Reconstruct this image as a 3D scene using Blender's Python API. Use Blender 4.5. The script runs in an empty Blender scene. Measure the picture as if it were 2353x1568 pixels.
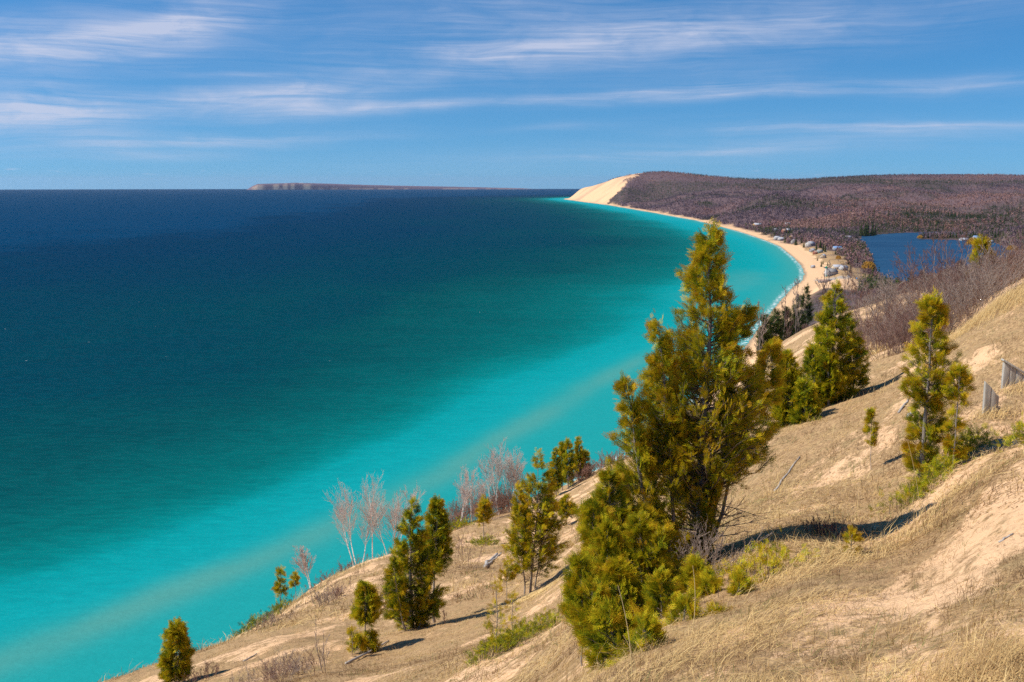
import bpy, math, random
import numpy as np
# ------------------------------------------------------------------ camera model
# the photograph is measured on a 2353 x 1568 grid; lens 35 mm, eye 120 m above the lake
FD = 2353.0*35/36; CU, CV = 1176.5, 784.0
H = 120.0; RE = 7.44e6                     # eye height, earth radius with refraction
PITCH = math.atan((784.0-421.0)/FD); CP, SP = math.cos(PITCH), math.sin(PITCH)
def ray(u, v):
    a = (np.asarray(u, float)-CU)/FD; b = (np.asarray(v, float)-CV)/FD
    y = CP-b*SP; z = -SP-b*CP
    return a/y, z/y                        # x per metre of depth, z per metre of depth
def drop(x, y): return (x*x+y*y)/(2*RE)    # fall of the water level with distance
def W(u, v, z=0.0):                        # where the ray meets the height z over the lake
    ax, az = ray(u, v)
    k = (1+ax*ax)/(2*RE); Y = (H-z)/-az
    for _ in range(12): Y = (H-z+k*Y*Y)/-az
    return ax*Y, Y
# ------------------------------------------------------------------ noise
def _hash(ix, iy, s):
    h = (ix.astype(np.int64)*374761393 + iy.astype(np.int64)*668265263 + s*982451653) & 0x7fffffff
    h = ((h ^ (h >> 13))*1274126177) & 0x7fffffff
    h = ((h ^ (h >> 15))*2246822519) & 0x7fffffff
    return (h ^ (h >> 16)) % 100003/100003.0
def vnoise(x, y, s=0):
    x = np.asarray(x, float); y = np.asarray(y, float)
    ix = np.floor(x); iy = np.floor(y); fx = x-ix; fy = y-iy
    fx = fx*fx*fx*(fx*(fx*6-15)+10); fy = fy*fy*fy*(fy*(fy*6-15)+10)
    a = _hash(ix, iy, s); b = _hash(ix+1, iy, s); c = _hash(ix, iy+1, s); d = _hash(ix+1, iy+1, s)
    return (a+(b-a)*fx)*(1-fy)+(c+(d-c)*fx)*fy
def fbm(x, y, o=4, s=0, g=.5):
    t = 0; a = 1; n = 0
    for i in range(o):
        t = t+a*vnoise(x*2**i+17.3*i, y*2**i-9.1*i, s+i); n += a; a *= g
    return t/n                              # 0..1, mean .5
def ss(e0, e1, x):
    t = np.clip((x-e0)/(e1-e0), 0, 1); return t*t*(3-2*t)
# ------------------------------------------------------------------ shore
COAST = [(-430, -260), (-290, -60), (-165, 90), (-78, 220), (-5, 330), (66, 455), (142, 640), (204, 820)]
COAST += [tuple(map(float, W(u, v))) for u, v in [(1765,725),(1780,705),(1800,682),(1820,660),(1842,645),(1847,630),(1840,610),
          (1820,590),(1790,566),(1750,550),(1700,533),(1600,507),(1500,489),(1400,472),(1345,465),(1297,458.5)]]
xt, yt = COAST[-1]
COAST += [(xt+10, yt+350), (xt+140, yt+900), (xt+500, yt+1700), (xt+1500, yt+3000), (xt+9000, yt+6500), (xt+30000, yt+9000)]
COAST = np.array(COAST)
def sdist(x, y, P, closed=False):
    """distance to a polyline, + on its right-hand side (inside, if closed)"""
    x = np.asarray(x, float); y = np.asarray(y, float); sh = x.shape; x = x.ravel(); y = y.ravel()
    P = np.asarray(P, float); Q = np.vstack([P, P[:1]]) if closed else P
    best = np.full(x.shape, 1e18); side = np.ones(x.shape); inside = np.zeros(x.shape, bool)
    for (ax, ay), (bx, by) in zip(Q[:-1], Q[1:]):
        ex, ey = bx-ax, by-ay; t = np.clip(((x-ax)*ex+(y-ay)*ey)/(ex*ex+ey*ey), 0, 1)
        dx = x-ax-t*ex; dy = y-ay-t*ey; d = dx*dx+dy*dy; cr = (x-ax)*ey-(y-ay)*ex
        m = d < best-1e-9; best = np.where(m, d, best); side = np.where(m, np.sign(cr), side)
        if closed:
            c = ((ay > y) != (by > y)); xx = ax+(y-ay)*ex/(ey if ey else 1e-12); inside ^= c & (x < xx)
    d = np.sqrt(best)
    if closed: d = np.where(inside, d, -d)
    else: d = d*side
    return d.reshape(sh)
LAKEZ = 2.5
LAKE = np.array([W(u, v, LAKEZ) for u, v in [(1954,552),(1978,549),(1981,540),(2026,539),(2065,536),(2113,534.5),(2149,533.5),(2290,535),(2300,539),
        (2200,541),(2125,541),(2109,545),(2109,549.5),(2172,551),(2244,553),(2280,557),(2316,570),(2338,581),(2350,600),(2350,640),(2200,668),
        (2080,664),(2035,648),(2017,622),(2012,608),(1998,580),(1993,568),(1965,556)]], float)
# ------------------------------------------------------------------ land: height over the lake from measured points
CTL = [ # (u, v, depth): ground seen there
 (2353,1568,4.3),(2353,1400,6.3),(2353,1200,9.6),(2353,1050,14),(2353,950,19.5),(2353,820,24),(2353,740,28),(2353,664,32),
 (2275,945,20),(2130,1085,17),(2200,775,32),(2218,757,34),(2278,704,33),(2100,840,31),(2052,864,31),(1906,930,29),(1808,978,27),(1764,1010,26),
 (2030,1215,14.6),(1590,1300,14),(1850,1568,5.6),(1850,1400,8.2),(1800,1250,13),(1850,1120,19),(1680,1150,21),(1940,1310,10.8),(2353,1120,11.7),(2190,1130,14.2),(2190,1250,10.6),(1740,1340,11.2),(2100,1420,7.4),(1640,1070,28),
 (1450,1560,6.8),(1450,1490,9),(1330,1440,14.5),(1250,1568,12.5),(1140,1490,19),(1000,1568,18),(1290,1425,22),
 (940,1450,38),(840,1500,34),(405,1567,34),(700,1560,27),(1215,1352,44),(1070,1305,56),(1130,1295,58),(1113,1245,75),(1300,1205,78),
 (1310,1120,120),(1345,1088,135),(1060,1205,98),(1180,1172,108),(1000,1232,98),(930,1272,92),(840,1297,88),(760,1332,80),(715,1342,74),
 (650,1392,65),(585,1432,56),(420,1492,48),(300,1532,44),(200,1567,41),(1420,1060,140),
 (60,1640,44),(200,1625,55),(300,1590,58),(420,1550,64),(585,1485,74),(650,1445,84),(760,1385,98),(840,1345,106),(930,1315,112),
 (1790,800,215),(1850,800,75),(1860,748,135),(1950,800,60),(2050,765,80),(2000,722,150),(2200,690,150),(2353,645,170),(1800,745,300),
 (1900,700,420),(2000,672,600),(2100,676,600),(2250,672,500),(2353,655,500),(1780,870,60),(1720,900,110),(1740,820,200)]
CTLZ = [ # (u, v, height)
 (1900,648,14),(1960,640,14),(1860,660,8),(1950,668,12),(2050,690,14),(2120,690,18),(1900,610,6),(1870,585,6),(1930,580,6),(1850,565,9),(2000,525,9),(2200,524,9),(2353,560,8),(2353,600,12),
 (1700,500,24),(1770,512,20),(1820,540,10),(1760,480,45),(1840,500,22),(1930,530,8)]
CTLF = [
 (1462,404,6500),(1520,403,6500),(1560,403,6450),(1640,405,6500),(1700,408,6600),(1760,411,6600),(1830,412,6500),(1900,407.5,6300),(2000,404,6100),(2100,402.5,6000),(2230,404,5900),(2353,406,5800),
 (1500,436,6100),(1600,442,5500),(1700,442,5200),(1850,442,4900),(2000,440,4800),(2200,440,4700),(2353,440,4600),
 (1460,466,5350),(1500,468,5000),(1600,474,4150),(1700,476,3900),(1850,472,3800),(2100,470,3700),(2353,474,3500),(1640,490,3500),
 (1900,500,3000),(2100,503,2900),(2353,508,2700),(2000,488,3300),(2230,488,3250),
 (1400,420,5900),(1340,430,7300),(1300,434,7900),(1430,414,6300),(1600,425,8500),(1900,425,8500),(2353,425,8500),(1400,430,9500)]
CTLW = [ # world points x, y, height
 (-40,50,70),(-60,100,60),(-45,20,85),(-14,6,110),(-9,2,115.2),(0,1.5,118.4),(6,1.5,119.6),(30,6,127),(60,20,131),(90,60,130),(60,60,124),(160,150,130),(300,300,125),
 (500,600,110),(900,1200,90),(1500,1500,80),(1300,2500,60),(3000,2500,120),(4500,4500,170),(-10,140,70),(3,3,117.3),(-3,6,114.7),(30,180,66),(60,260,60),(-5,12,110.9)]
cp = []
def _c(x, y, z):
    r = math.hypot(x, y); cp.append((math.atan2(x, y)*2.2, math.log(r)*.55, (z-118.35)/r))
for u, v, Y in CTL+CTLF:
    a, b = ray(u, v); _c(float(a)*Y, Y, H+float(b)*Y+drop(float(a)*Y, Y))
for u, v, z in CTLZ:
    x, y = W(u, v, z); _c(float(x), float(y), z)
for x, y, z in CTLW: _c(x, y, z)
cp = np.array(cp)
def _tps(d2): return .5*d2*np.log(d2+1e-12)
n = len(cp); D2 = (cp[:, None, 0]-cp[None, :, 0])**2+(cp[:, None, 1]-cp[None, :, 1])**2
A = np.zeros((n+3, n+3)); A[:n, :n] = _tps(D2)+np.eye(n)*2e-4
A[:n, n] = 1; A[:n, n+1:] = cp[:, :2]; A[n, :n] = 1; A[n+1:, :n] = cp[:, :2].T
SOL = np.linalg.solve(A, np.concatenate([cp[:, 2], np.zeros(3)]))
NC = n
def land(x, y):
    x = np.asarray(x, float); y = np.asarray(y, float); sh = x.shape; x = x.ravel(); y = y.ravel()
    r = np.maximum(np.hypot(x, y), .7); a = np.arctan2(x, y)*2.2; b = np.log(r)*.55
    a = np.clip(a, -2.4, 2.6); b = np.clip(b, -.2, 5.2)
    t = SOL[NC]+SOL[NC+1]*a+SOL[NC+2]*b
    for i in range(NC): t += SOL[i]*_tps((a-cp[i, 0])**2+(b-cp[i, 1])**2)
    return (118.35+t*r).reshape(sh)
def height(x, y, detail=True):
    """ground height in scene coordinates (water level curves away with the earth)"""
    x = np.asarray(x, float); y = np.asarray(y, float); r = np.hypot(x, y)
    z = land(x, y)
    if detail:
        fz = ss(2000, 3200, r); z = z+fz*((fbm(x/520, y/520, 4, 3)-.5)*105*(1-.80*ss(4600, 6000, r))*(1-.85*ss(.19, .14, x/np.maximum(y, 1))*ss(4200, 5000, r))-2-9*ss(5000, 6200, r)+(.5-np.abs(fbm(x/380+3, y/620, 3, 5)-.5)*5)*26*ss(2600, 3200, r)*(1-ss(5600, 6300, r)))
        z = z+(fbm(x/850, y/290, 3, 6)-.5)*95*ss(2300, 2900, r)*(1-ss(4900, 5900, r))*ss(150, 500, x-560)
        mz = ss(150, 500, r)*(1-fz); z = z+mz*(fbm(x/90, y/90, 3, 7)-.5)*7
        nz = 1-ss(120, 400, r)
        z = z+nz*np.minimum(r*.02, 1)*((fbm(x/6, y/6, 3, 11)-.5)*.9+(fbm(x/1.3, y/1.3, 3, 12)-.5)*.34)*ss(2, 14, r)
        z = z+nz*(fbm(x/.9, y/.5, 3, 13)-.5)*.09
    sd = sdist(x, y, COAST)
    gul = (fbm(x/420, y/75, 3, 25)-.5)*60*ss(4900, 5600, r)*(x < y*.16)
    bw = 12+26*ss(800, 1400, r); sl = .80-.12*ss(200, 900, r)
    sdn = sd+(fbm(x/60, y/60, 3, 21)-.5)*np.minimum(np.abs(sd)*.35, 16)+gul*ss(20, 120, sd)
    cap = np.where(sdn < bw, .07*sdn, .07*bw+sl*(sdn-bw))
    k = 4.0
    m = np.where(sd > 0, -k*np.log(np.exp(-np.clip(z, -50, 400)/k)+np.exp(-np.clip(cap, -50, 400)/k)+1e-300), -.05*np.abs(sd)-.2)
    m = np.where((sd > 0) & (cap-z > 30), z, m)
    m = np.where(sd > 0, np.maximum(m, np.minimum(cap, 1.2+.01*sd)), np.maximum(m, -12))
    ld = sdist(x, y, LAKE, True)
    near = (ld > -260) & (sd > 35)
    lim = np.where(ld > 0, LAKEZ-1.2-.02*ld, LAKEZ+.5+.05*np.abs(ld)+.0*r)
    m = np.where(near & (r > 950), np.minimum(m, np.where(ld > 0, lim, np.where(m > lim, lim+(m-lim)*ss(20, 260, -ld), m))), m)
    m = np.where(near & (ld <= 0) & (r > 950), np.maximum(m, LAKEZ+.4), m)
    return m-drop(x, y), sd, ld
def hz(x, y):
    return float(height(np.array([x], float), np.array([y], float))[0][0])
def at(u, Y):
    """a spot on the ground by compass bearing (photo column) and depth"""
    a = float(ray(u, 900)[0])              # refined below with the real slope
    x = a*Y
    for _ in range(4):
        z = hz(x, Y); t = (z-H)/Y; b = -(t*CP+SP)/(CP-t*SP) ; x = (u-CU)/FD/(CP-b*SP)*Y
    return x, Y, hz(x, Y)
# ------------------------------------------------------------------ blender helpers
sc = bpy.context.scene; COL = sc.collection
RNG = np.random.default_rng(7)
def mesh(name, V, faces, mat=None, attrs=None, parent=None, smooth=False):
    """faces: list of (k, index array n x k)"""
    me = bpy.data.meshes.new(name); V = np.asarray(V, np.float32)
    me.vertices.add(len(V)); me.vertices.foreach_set('co', V.ravel())
    loops = np.concatenate([np.asarray(F, np.int32).ravel() for F in faces])
    tot = np.concatenate([np.full(len(F), np.shape(F)[1], np.int32) for F in faces])
    st = np.concatenate([[0], np.cumsum(tot)[:-1]]).astype(np.int32)
    me.loops.add(len(loops)); me.loops.foreach_set('vertex_index', loops)
    me.polygons.add(len(tot)); me.polygons.foreach_set('loop_start', st); me.polygons.foreach_set('loop_total', tot)
    if smooth: me.polygons.foreach_set('use_smooth', np.ones(len(tot), bool))
    me.update(calc_edges=True)
    for k, a in (attrs or {}).items():
        t = me.attributes.new(k, 'FLOAT', 'POINT'); t.data.foreach_set('value', np.asarray(a, np.float32).ravel())
    o = bpy.data.objects.new(name, me); COL.objects.link(o)
    for m in (mat if isinstance(mat, (list, tuple)) else [mat]):
        if m: me.materials.append(m)
    if parent: o.parent = parent
    return o
def tag(o, label=None, cat=None, group=None, kind=None):
    for k, v in (('label', label), ('category', cat), ('group', group), ('kind', kind)):
        if v: o[k] = v
    return o
def empty(name, loc, rz=0):
    o = bpy.data.objects.new(name, None); COL.objects.link(o); o.location = loc; o.rotation_euler[2] = rz
    o.empty_display_size = .2; return o
def gridfaces(nr, nc):
    i = (np.arange(nr-1)[:, None]*nc+np.arange(nc-1)[None]).ravel()
    return np.stack([i, i+1, i+nc+1, i+nc], 1)
class NT:
    """short-hand for shader trees"""
    def __init__(s, tree): s.t = tree; s.n = tree.nodes; s.n.clear()
    def new(s, typ, **kw):
        nd = s.n.new(typ)
        for k, v in kw.items(): setattr(nd, k, v)
        return nd
    def put(s, sock, val):
        if isinstance(val, bpy.types.NodeSocket): s.t.links.new(val, sock)
        elif val is not None:
            if isinstance(val, (tuple, list)) and len(val) == 3 and sock.type == 'RGBA': val = (*val, 1)
            sock.default_value = val
    def math(s, op, a, b=None, c=None, clamp=False):
        nd = s.new('ShaderNodeMath', operation=op, use_clamp=clamp)
        for i, v in enumerate((a, b, c)):
            if v is not None: s.put(nd.inputs[i], v)
        return nd.outputs[0]
    def mix(s, f, a, b, blend='MIX'):
        nd = s.new('ShaderNodeMix', data_type='RGBA', blend_type=blend)
        s.put(nd.inputs[0], f); s.put(nd.inputs[6], a); s.put(nd.inputs[7], b); return nd.outputs[2]
    def noise(s, vec, scale, detail=4, rough=.5, dist=0, out=0):
        nd = s.new('ShaderNodeTexNoise'); s.put(nd.inputs['Vector'], vec); nd.inputs['Scale'].default_value = scale
        nd.inputs['Detail'].default_value = detail; nd.inputs['Roughness'].default_value = rough; nd.inputs['Distortion'].default_value = dist
        return nd.outputs[out]
    def ramp(s, f, stops):
        nd = s.new('ShaderNodeValToRGB'); s.put(nd.inputs[0], f); e = nd.color_ramp.elements
        while len(e) > 1: e.remove(e[-1])
        for i, (p, c) in enumerate(stops):
            q = e[0] if i == 0 else e.new(p)
            q.position = p; q.color = (*c, 1) if isinstance(c, (tuple, list)) else (c, c, c, 1)
        return nd.outputs[0]
    def rng(s, v, a, b, c=0., d=1., smooth=False):
        nd = s.new('ShaderNodeMapRange', clamp=True, interpolation_type='SMOOTHSTEP' if smooth else 'LINEAR')
        for i, x in enumerate((v, a, b, c, d)): s.put(nd.inputs[i], x)
        return nd.outputs[0]
    def attr(s, name): return s.new('ShaderNodeAttribute', attribute_name=name).outputs['Fac']
    def map(s, vec, scale=(1, 1, 1), rot=(0, 0, 0), loc=(0, 0, 0), typ='POINT'):
        nd = s.new('ShaderNodeMapping', vector_type=typ); s.put(nd.inputs[0], vec)
        nd.inputs['Location'].default_value = loc; nd.inputs['Rotation'].default_value = rot; nd.inputs['Scale'].default_value = scale
        return nd.outputs[0]
    def bump(s, h, dist=1., strength=1.):
        nd = s.new('ShaderNodeBump'); s.put(nd.inputs['Height'], h); nd.inputs['Distance'].default_value = dist; nd.inputs['Strength'].default_value = strength
        return nd.outputs[0]
    def surf(s, col, rough=.9, spec=.2, normal=None, trans=0.):
        b = s.new('ShaderNodeBsdfPrincipled'); s.put(b.inputs['Base Color'], col); s.put(b.inputs['Roughness'], rough)
        s.put(b.inputs['Specular IOR Level'], spec)
        if normal is not None: s.put(b.inputs['Normal'], normal)
        o = s.new('ShaderNodeOutputMaterial'); sh = b.outputs[0]
        if trans:
            tr = s.new('ShaderNodeBsdfTranslucent'); s.put(tr.inputs[0], col)
            mx = s.new('ShaderNodeMixShader'); mx.inputs[0].default_value = trans
            s.t.links.new(sh, mx.inputs[1]); s.t.links.new(tr.outputs[0], mx.inputs[2]); sh = mx.outputs[0]
        s.t.links.new(sh, o.inputs[0]); return b
def material(name):
    m = bpy.data.materials.new(name); m.use_nodes = True; return m, NT(m.node_tree)
def plain(name, col, rough=.8, spec=.2, var=.25, scale=3.):
    m, t = material(name); g = t.new('ShaderNodeNewGeometry').outputs['Position']
    nz = t.noise(g, scale, 4, .6)
    c = t.mix(nz, tuple(k*(1-var) for k in col), tuple(min(1, k*(1+var)) for k in col)); t.surf(c, rough, spec); return m
# ------------------------------------------------------------------ ground
SAND = (.80, .53, .31); STRAW = (.50, .33, .13)
m_ground, t = material('ground')
P = t.new('ShaderNodeNewGeometry').outputs['Position']
cov, frs, wet, grn, dry = [t.attr(k) for k in ('cover', 'forest', 'wet', 'green', 'road')]
Pc = t.map(P, (1, 1, 1), (0, 0, math.radians(35)))
Ps = t.map(Pc, (1.9, .55, 1))
n1 = t.noise(Ps, 1.6, 7, .62); n2 = t.noise(Ps, 7, 6, .65); n3 = t.noise(P, .35, 5, .6); n4 = t.noise(P, 22, 4, .7)
sand = t.mix(t.rng(n3, .3, .7), (.82, .54, .315), (.70, .435, .235)); sand = t.mix(t.rng(n4, .35, .75, 0, .35), sand, (.55, .35, .19))
lit = t.mix(t.rng(n2, .3, .7), (.60, .40, .20), (.31, .185, .095)); lit = t.mix(t.rng(t.noise(P, 1.3, 5, .6), .5, .75, 0, .5), lit, (.20, .17, .075))
lit = t.mix(t.rng(n4, .45, .7, 0, .6), lit, (.10, .065, .035))
f = t.math('ADD', cov, t.math('MULTIPLY', t.math('SUBTRACT', t.math('ADD', n1, t.math('MULTIPLY', n2, .6)), .8), 2.2))
f = t.rng(f, .32, .68)
gc = t.mix(f, sand, lit)
# far woodland floor: bare grey-purple twigs, russet and evergreen patches
w1 = t.noise(P, .012, 6, .62); w2 = t.noise(P, .05, 5, .7)
wood = t.mix(t.rng(w2, .3, .7), (.11, .072, .080), (.19, .125, .125)); wood = t.mix(t.rng(w1, .55, .7, 0, .6), wood, (.23, .125, .10))
wood = t.mix(t.math('MULTIPLY', grn, t.rng(w2, .42, .6, 0, .9)), wood, (.028, .04, .022))
gc = t.mix(frs, gc, wood)
gc = t.mix(dry, gc, (.36, .32, .27))
gc = t.mix(wet, gc, (.25, .19, .13))
bh = t.math('ADD', t.math('MULTIPLY', n1, .09), t.math('ADD', t.math('MULTIPLY', n2, .05), t.math('MULTIPLY', n4, .012)))
bh = t.math('ADD', bh, t.math('MULTIPLY', t.math('MULTIPLY', w2, frs), 14.))
t.surf(gc, .95, .08, t.bump(bh, 1., .9))
def cover_at(x, y):
    """how much of the ground is grass and litter (the rest is bare sand)"""
    c, s = math.cos(math.radians(35)), math.sin(math.radians(35))
    a = x*c-y*s; b = x*s+y*c; r = np.hypot(x, y)           # a across the contours, b along them
    n = fbm(a/1.5, b/5.5, 5, 31, .6); big = fbm(a/9, b/22, 3, 35)
    v = .80+(n-.5)*3.8+(big-.5)*1.1
    for (u, Y, ru, rY, w) in SANDY:
        q = (x/np.maximum(y, .5)-float(ray(u, 1000)[0]))/(ru/FD); v = v-.62*w*np.exp(-q*q-((np.log(np.maximum(y, .5))-math.log(Y))/rY)**2)
    return np.where(v < .35, .38-(.38-v)*.28, v)*ss(70, 50, r)+np.clip(v, -.4, 1.2)*ss(50, 70, r)
SANDY = [(2200, 7.5, 260, .5, -.55), (2250, 25, 90, .13, .9), (2190, 19, 110, .1, .5), (1820, 72, 90, .4, .6), (830, 82, 90, .10, 2.2), (720, 72, 60, .12, 2.0), (1950, 12, 90, .12, .6),
         (1250, 85, 90, .15, .6), (1260, 30, 90, .12, .8), (1500, 48, 80, .12, .5), (560, 34, 60, .1, .6), (1350, 16, 60, .15, .7)]
th = np.radians(np.concatenate([np.linspace(-86, -31, 46, endpoint=False), np.linspace(-31, 31, 560), np.linspace(31, 86, 46)[1:]]))
rr = np.exp(np.linspace(math.log(.8), math.log(34000), 860))
TH, RR = np.meshgrid(th, rr); GX, GY = RR*np.sin(TH), RR*np.cos(TH)
GZ, GSD, GLD = height(GX, GY)
cover = cover_at(GX, GY)
R = RR; az = np.degrees(TH)
nf = fbm(GX/160, GY/160, 4, 51)
forest = ss(150, 420, R+(nf-.5)*400)*ss(10, 45, GSD-46*ss(1050, 1200, R)+42*ss(1700, 2100, R)+(fbm(GX/35, GY/35, 3, 52)-.5)*60*ss(900, 1500, R))
forest = forest*np.where(R < 900, ss(4, 12, az-(R<0)+(nf-.5)*4), 1)
dune_edge = np.interp(R, [4900, 5400, 5900, 6300, 6700, 7500, 9000], [-5, 3.4, 5.2, 6.3, 7.1, 7.7, 8.0])
isdune = (R > 4900) & (az < dune_edge+(fbm(GX/200, GY/200, 3, 53)-.5)*.7)
forest = np.where(isdune, .30*ss(.52, .70, fbm(GX/600+GY/900, GY/55, 4, 54))+.5*ss(.62, .7, fbm(GX/120, GY/120, 3, 58))*ss(160, 240, GSD), forest)
beach = ss(40, 24, GSD+(fbm(GX/25, GY/25, 3, 55)-.5)*30)*(R > 500)
cover = np.where(R > 500, .75, cover); cover = np.where(R > 1900, .45, cover)
cover = np.where((R > 950) & (R < 2100), .95, cover); cover = np.where(beach > .02, cover*(1-beach)-.6*beach, cover); cover = np.where(isdune, -.5, cover)
wet = ss(5, 1.5, np.abs(GSD)+ (fbm(GX/9, GY/9, 2, 56)-.5)*3)*(R > 300)*.8
green = ss(.50, .60, fbm(GX/600, GY/450, 4, 57))
for (u0, v0, ru, rv) in [(1540, 432, 75, 20), (1715, 411, 60, 4), (1980, 418, 90, 9), (2330, 470, 40, 4), (1625, 470, 30, 8)]:
    PU = CU+FD*np.tan(TH)*CP; gt = (GZ-H)/np.maximum(GY, 1); gb = -(gt*CP+SP)/(CP-gt*SP); q = np.exp(-((CU+FD*np.tan(TH)*(CP-gb*SP)-u0)/ru)**2-((CV+FD*gb-v0)/rv)**2)*(GY > 1500); green = np.maximum(green*(1-q*.0), ss(.3, .7, q))
# parking ground and beach park by the village
def pblob(u, v, z, ru, rv):
    x0, y0 = W(u, v, z); x1, y1 = W(u, v-rv, z); return np.exp(-((GX-x0)/(ru/FD*y0))**2-((GY-y0)/abs(y1-y0))**2)
park = np.maximum.reduce([pblob(1905, 655, 7, 75, 16), pblob(1900, 648, 7, 60, 16), pblob(1935, 640, 7, 38, 10), pblob(1862, 640, 5, 30, 22)])
forest = forest*(1-ss(.25, .6, park)); cover = cover*(1-ss(.2, .5, park))
road = ss(.45, .8, np.maximum(pblob(1925, 634, 7, 32, 6), pblob(1888, 634, 7, 22, 3)))
ground = mesh('ground', np.stack([GX, GY, GZ], -1).reshape(-1, 3), [gridfaces(*GX.shape)[:, ::-1]], m_ground,
     {'cover': cover, 'forest': forest, 'wet': wet, 'green': green, 'road': road}, smooth=True)
tag(ground, 'dune bluff, beach and wooded country under dry grass and pale sand', 'ground', kind='structure')
# ------------------------------------------------------------------ water
def water_surf(t, col, nrm, gl):
    """scattered light from within the water with a thin share of sky shine, as through a polarising filter"""
    d_ = t.new('ShaderNodeBsdfDiffuse'); t.put(d_.inputs[0], col); t.put(d_.inputs['Normal'], nrm); g_ = t.new('ShaderNodeBsdfGlossy'); g_.inputs['Roughness'].default_value = .25; t.put(g_.inputs['Normal'], nrm)
    m_ = t.new('ShaderNodeMixShader'); m_.inputs[0].default_value = gl; t.t.links.new(d_.outputs[0], m_.inputs[1]); t.t.links.new(g_.outputs[0], m_.inputs[2]); o_ = t.new('ShaderNodeOutputMaterial'); t.t.links.new(m_.outputs[0], o_.inputs[0])
m_water, t = material('lake_water')
P = t.new('ShaderNodeNewGeometry').outputs['Position']
dep = t.attr('depth'); bar = t.attr('bar'); foam = t.attr('foam')
nA = t.noise(t.map(P, (.012, .03, 1), (0, 0, .35)), 1, 5, .6); nB = t.noise(t.map(P, (.0012, .004, 1), (0, 0, .2)), 1, 5, .6)
d = t.math('ADD', dep, t.math('MULTIPLY', t.math('SUBTRACT', nA, .5), t.rng(dep, 0, .7, .06, .10)))
d = t.math('ADD', d, t.math('MULTIPLY', t.math('SUBTRACT', nB, .5), .08))
wc = t.ramp(d, [(0, (.012, .285, .285)), (.12, (.004, .285, .30)), (.25, (.002, .255, .265)), (.31, (.001, .180, .180)), (.373, (.001, .120, .120)), (.444, (.001, .086, .092)), (.511, (.001, .064, .074)), (.581, (.0005, .048, .068)),
   (.672, (.0005, .040, .068)), (.80, (.0005, .033, .070)), (.93, (.0005, .030, .074)), (1, (.0005, .040, .098))])
wc = t.mix(t.attr('blue'), wc, t.mix(1, wc, (1, 1, 1.06), 'MULTIPLY'))
wc = t.mix(bar, wc, (.105, .285, .235))
# light and shade of short crests, painted in as fine darker and lighter flecks
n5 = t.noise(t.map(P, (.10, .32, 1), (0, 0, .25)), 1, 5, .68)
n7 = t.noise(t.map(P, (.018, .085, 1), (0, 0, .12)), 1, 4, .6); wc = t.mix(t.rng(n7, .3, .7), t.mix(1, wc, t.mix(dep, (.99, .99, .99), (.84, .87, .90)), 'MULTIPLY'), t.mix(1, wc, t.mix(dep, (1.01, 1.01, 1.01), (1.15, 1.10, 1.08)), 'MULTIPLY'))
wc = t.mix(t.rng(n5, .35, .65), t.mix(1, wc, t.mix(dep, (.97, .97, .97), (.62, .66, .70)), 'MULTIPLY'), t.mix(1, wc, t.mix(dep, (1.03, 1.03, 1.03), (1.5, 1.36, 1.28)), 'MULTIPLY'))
cap = t.math('MULTIPLY', t.rng(t.noise(t.map(P, (.16, .40, 1), (0, 0, .2)), 1, 2, .5), .785, .80), t.rng(t.noise(P, .004, 2, .5), .45, .6))
wc = t.mix(t.math('MAXIMUM', cap, t.math('MULTIPLY', foam, t.rng(t.noise(P, .22, 4, .7), .46, .58))), wc, (.8, .82, .8))
wb = t.bump(t.noise(t.map(P, (.25, .7, 1), (0, 0, .25)), 1, 5, .65), .9, .5)
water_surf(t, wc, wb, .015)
th = np.radians(np.concatenate([np.linspace(-88, -31, 30, endpoint=False), np.linspace(-31, 31, 420), np.linspace(31, 88, 30)[1:]]))
rr = np.exp(np.linspace(math.log(40), math.log(60000), 520))
TH, RR = np.meshgrid(th, rr); WX, WY = RR*np.sin(TH), RR*np.cos(TH)
wsd = -sdist(WX, WY, COAST); wr = RR
nz = fbm(WX/220, WY/500, 4, 61)
BAR = np.array([(-260, 60)]+[tuple(map(float, W(u, v))) for u, v in [(0,1500),(300,1400),(560,1300),(800,1190),(1000,1085),(1180,985),(1330,890),(1480,815)]]+[(150, 810), (215, 950)])
bd = -sdist(WX, WY, BAR); mxb = ss(650, 1050, wr)
xd = np.clip(wsd-25, 0, None)*.58; D = (1-mxb)*np.maximum(bd, 0)*(1+.35*ss(20, 60, bd))+mxb*(xd+(xd/140)**2*50)
D = D*(.75+.5*nz)+(fbm(WX/90, WY/160, 3, 62)-.5)*.35*D
D = D+2500*ss(12000, 40000, wr)
depth = np.clip(np.log(1+np.clip(D, 0, None)/20)/5.02, 0, 1)
bw_ = (fbm(WX/40, WY/70, 3, 63)-.5)*16
bar = (.46*np.exp(-((bd+3+bw_*.9)/9)**2)*(.45+.9*fbm(WX/35, WY/70, 3, 65)))*ss(830, 640, wr)
bar = bar+.30*np.exp(-((wsd-75-(fbm(WX/60, WY/60, 3, 64)-.5)*60)/28)**2)*ss(1000, 1150, wr)*ss(1500, 1300, wr)+.35*np.exp(-(wsd/22)**2)*ss(900, 1000, wr)
foam = np.exp(-((wsd-2)/2.2)**2)*(wr > 300)
water = mesh('water', np.stack([WX, WY, -drop(WX, WY)], -1).reshape(-1, 3), [gridfaces(*WX.shape)[:, ::-1]], m_water,
     {'blue': ss(800, 3600, wr), 'depth': depth, 'bar': np.clip(bar, 0, 1), 'foam': foam}, smooth=True)
tag(water, 'turquoise to deep blue great lake with fine wind ripples', 'water', kind='structure')
m_small, t = material('small_lake_water')
P = t.new('ShaderNodeNewGeometry').outputs['Position']
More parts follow.
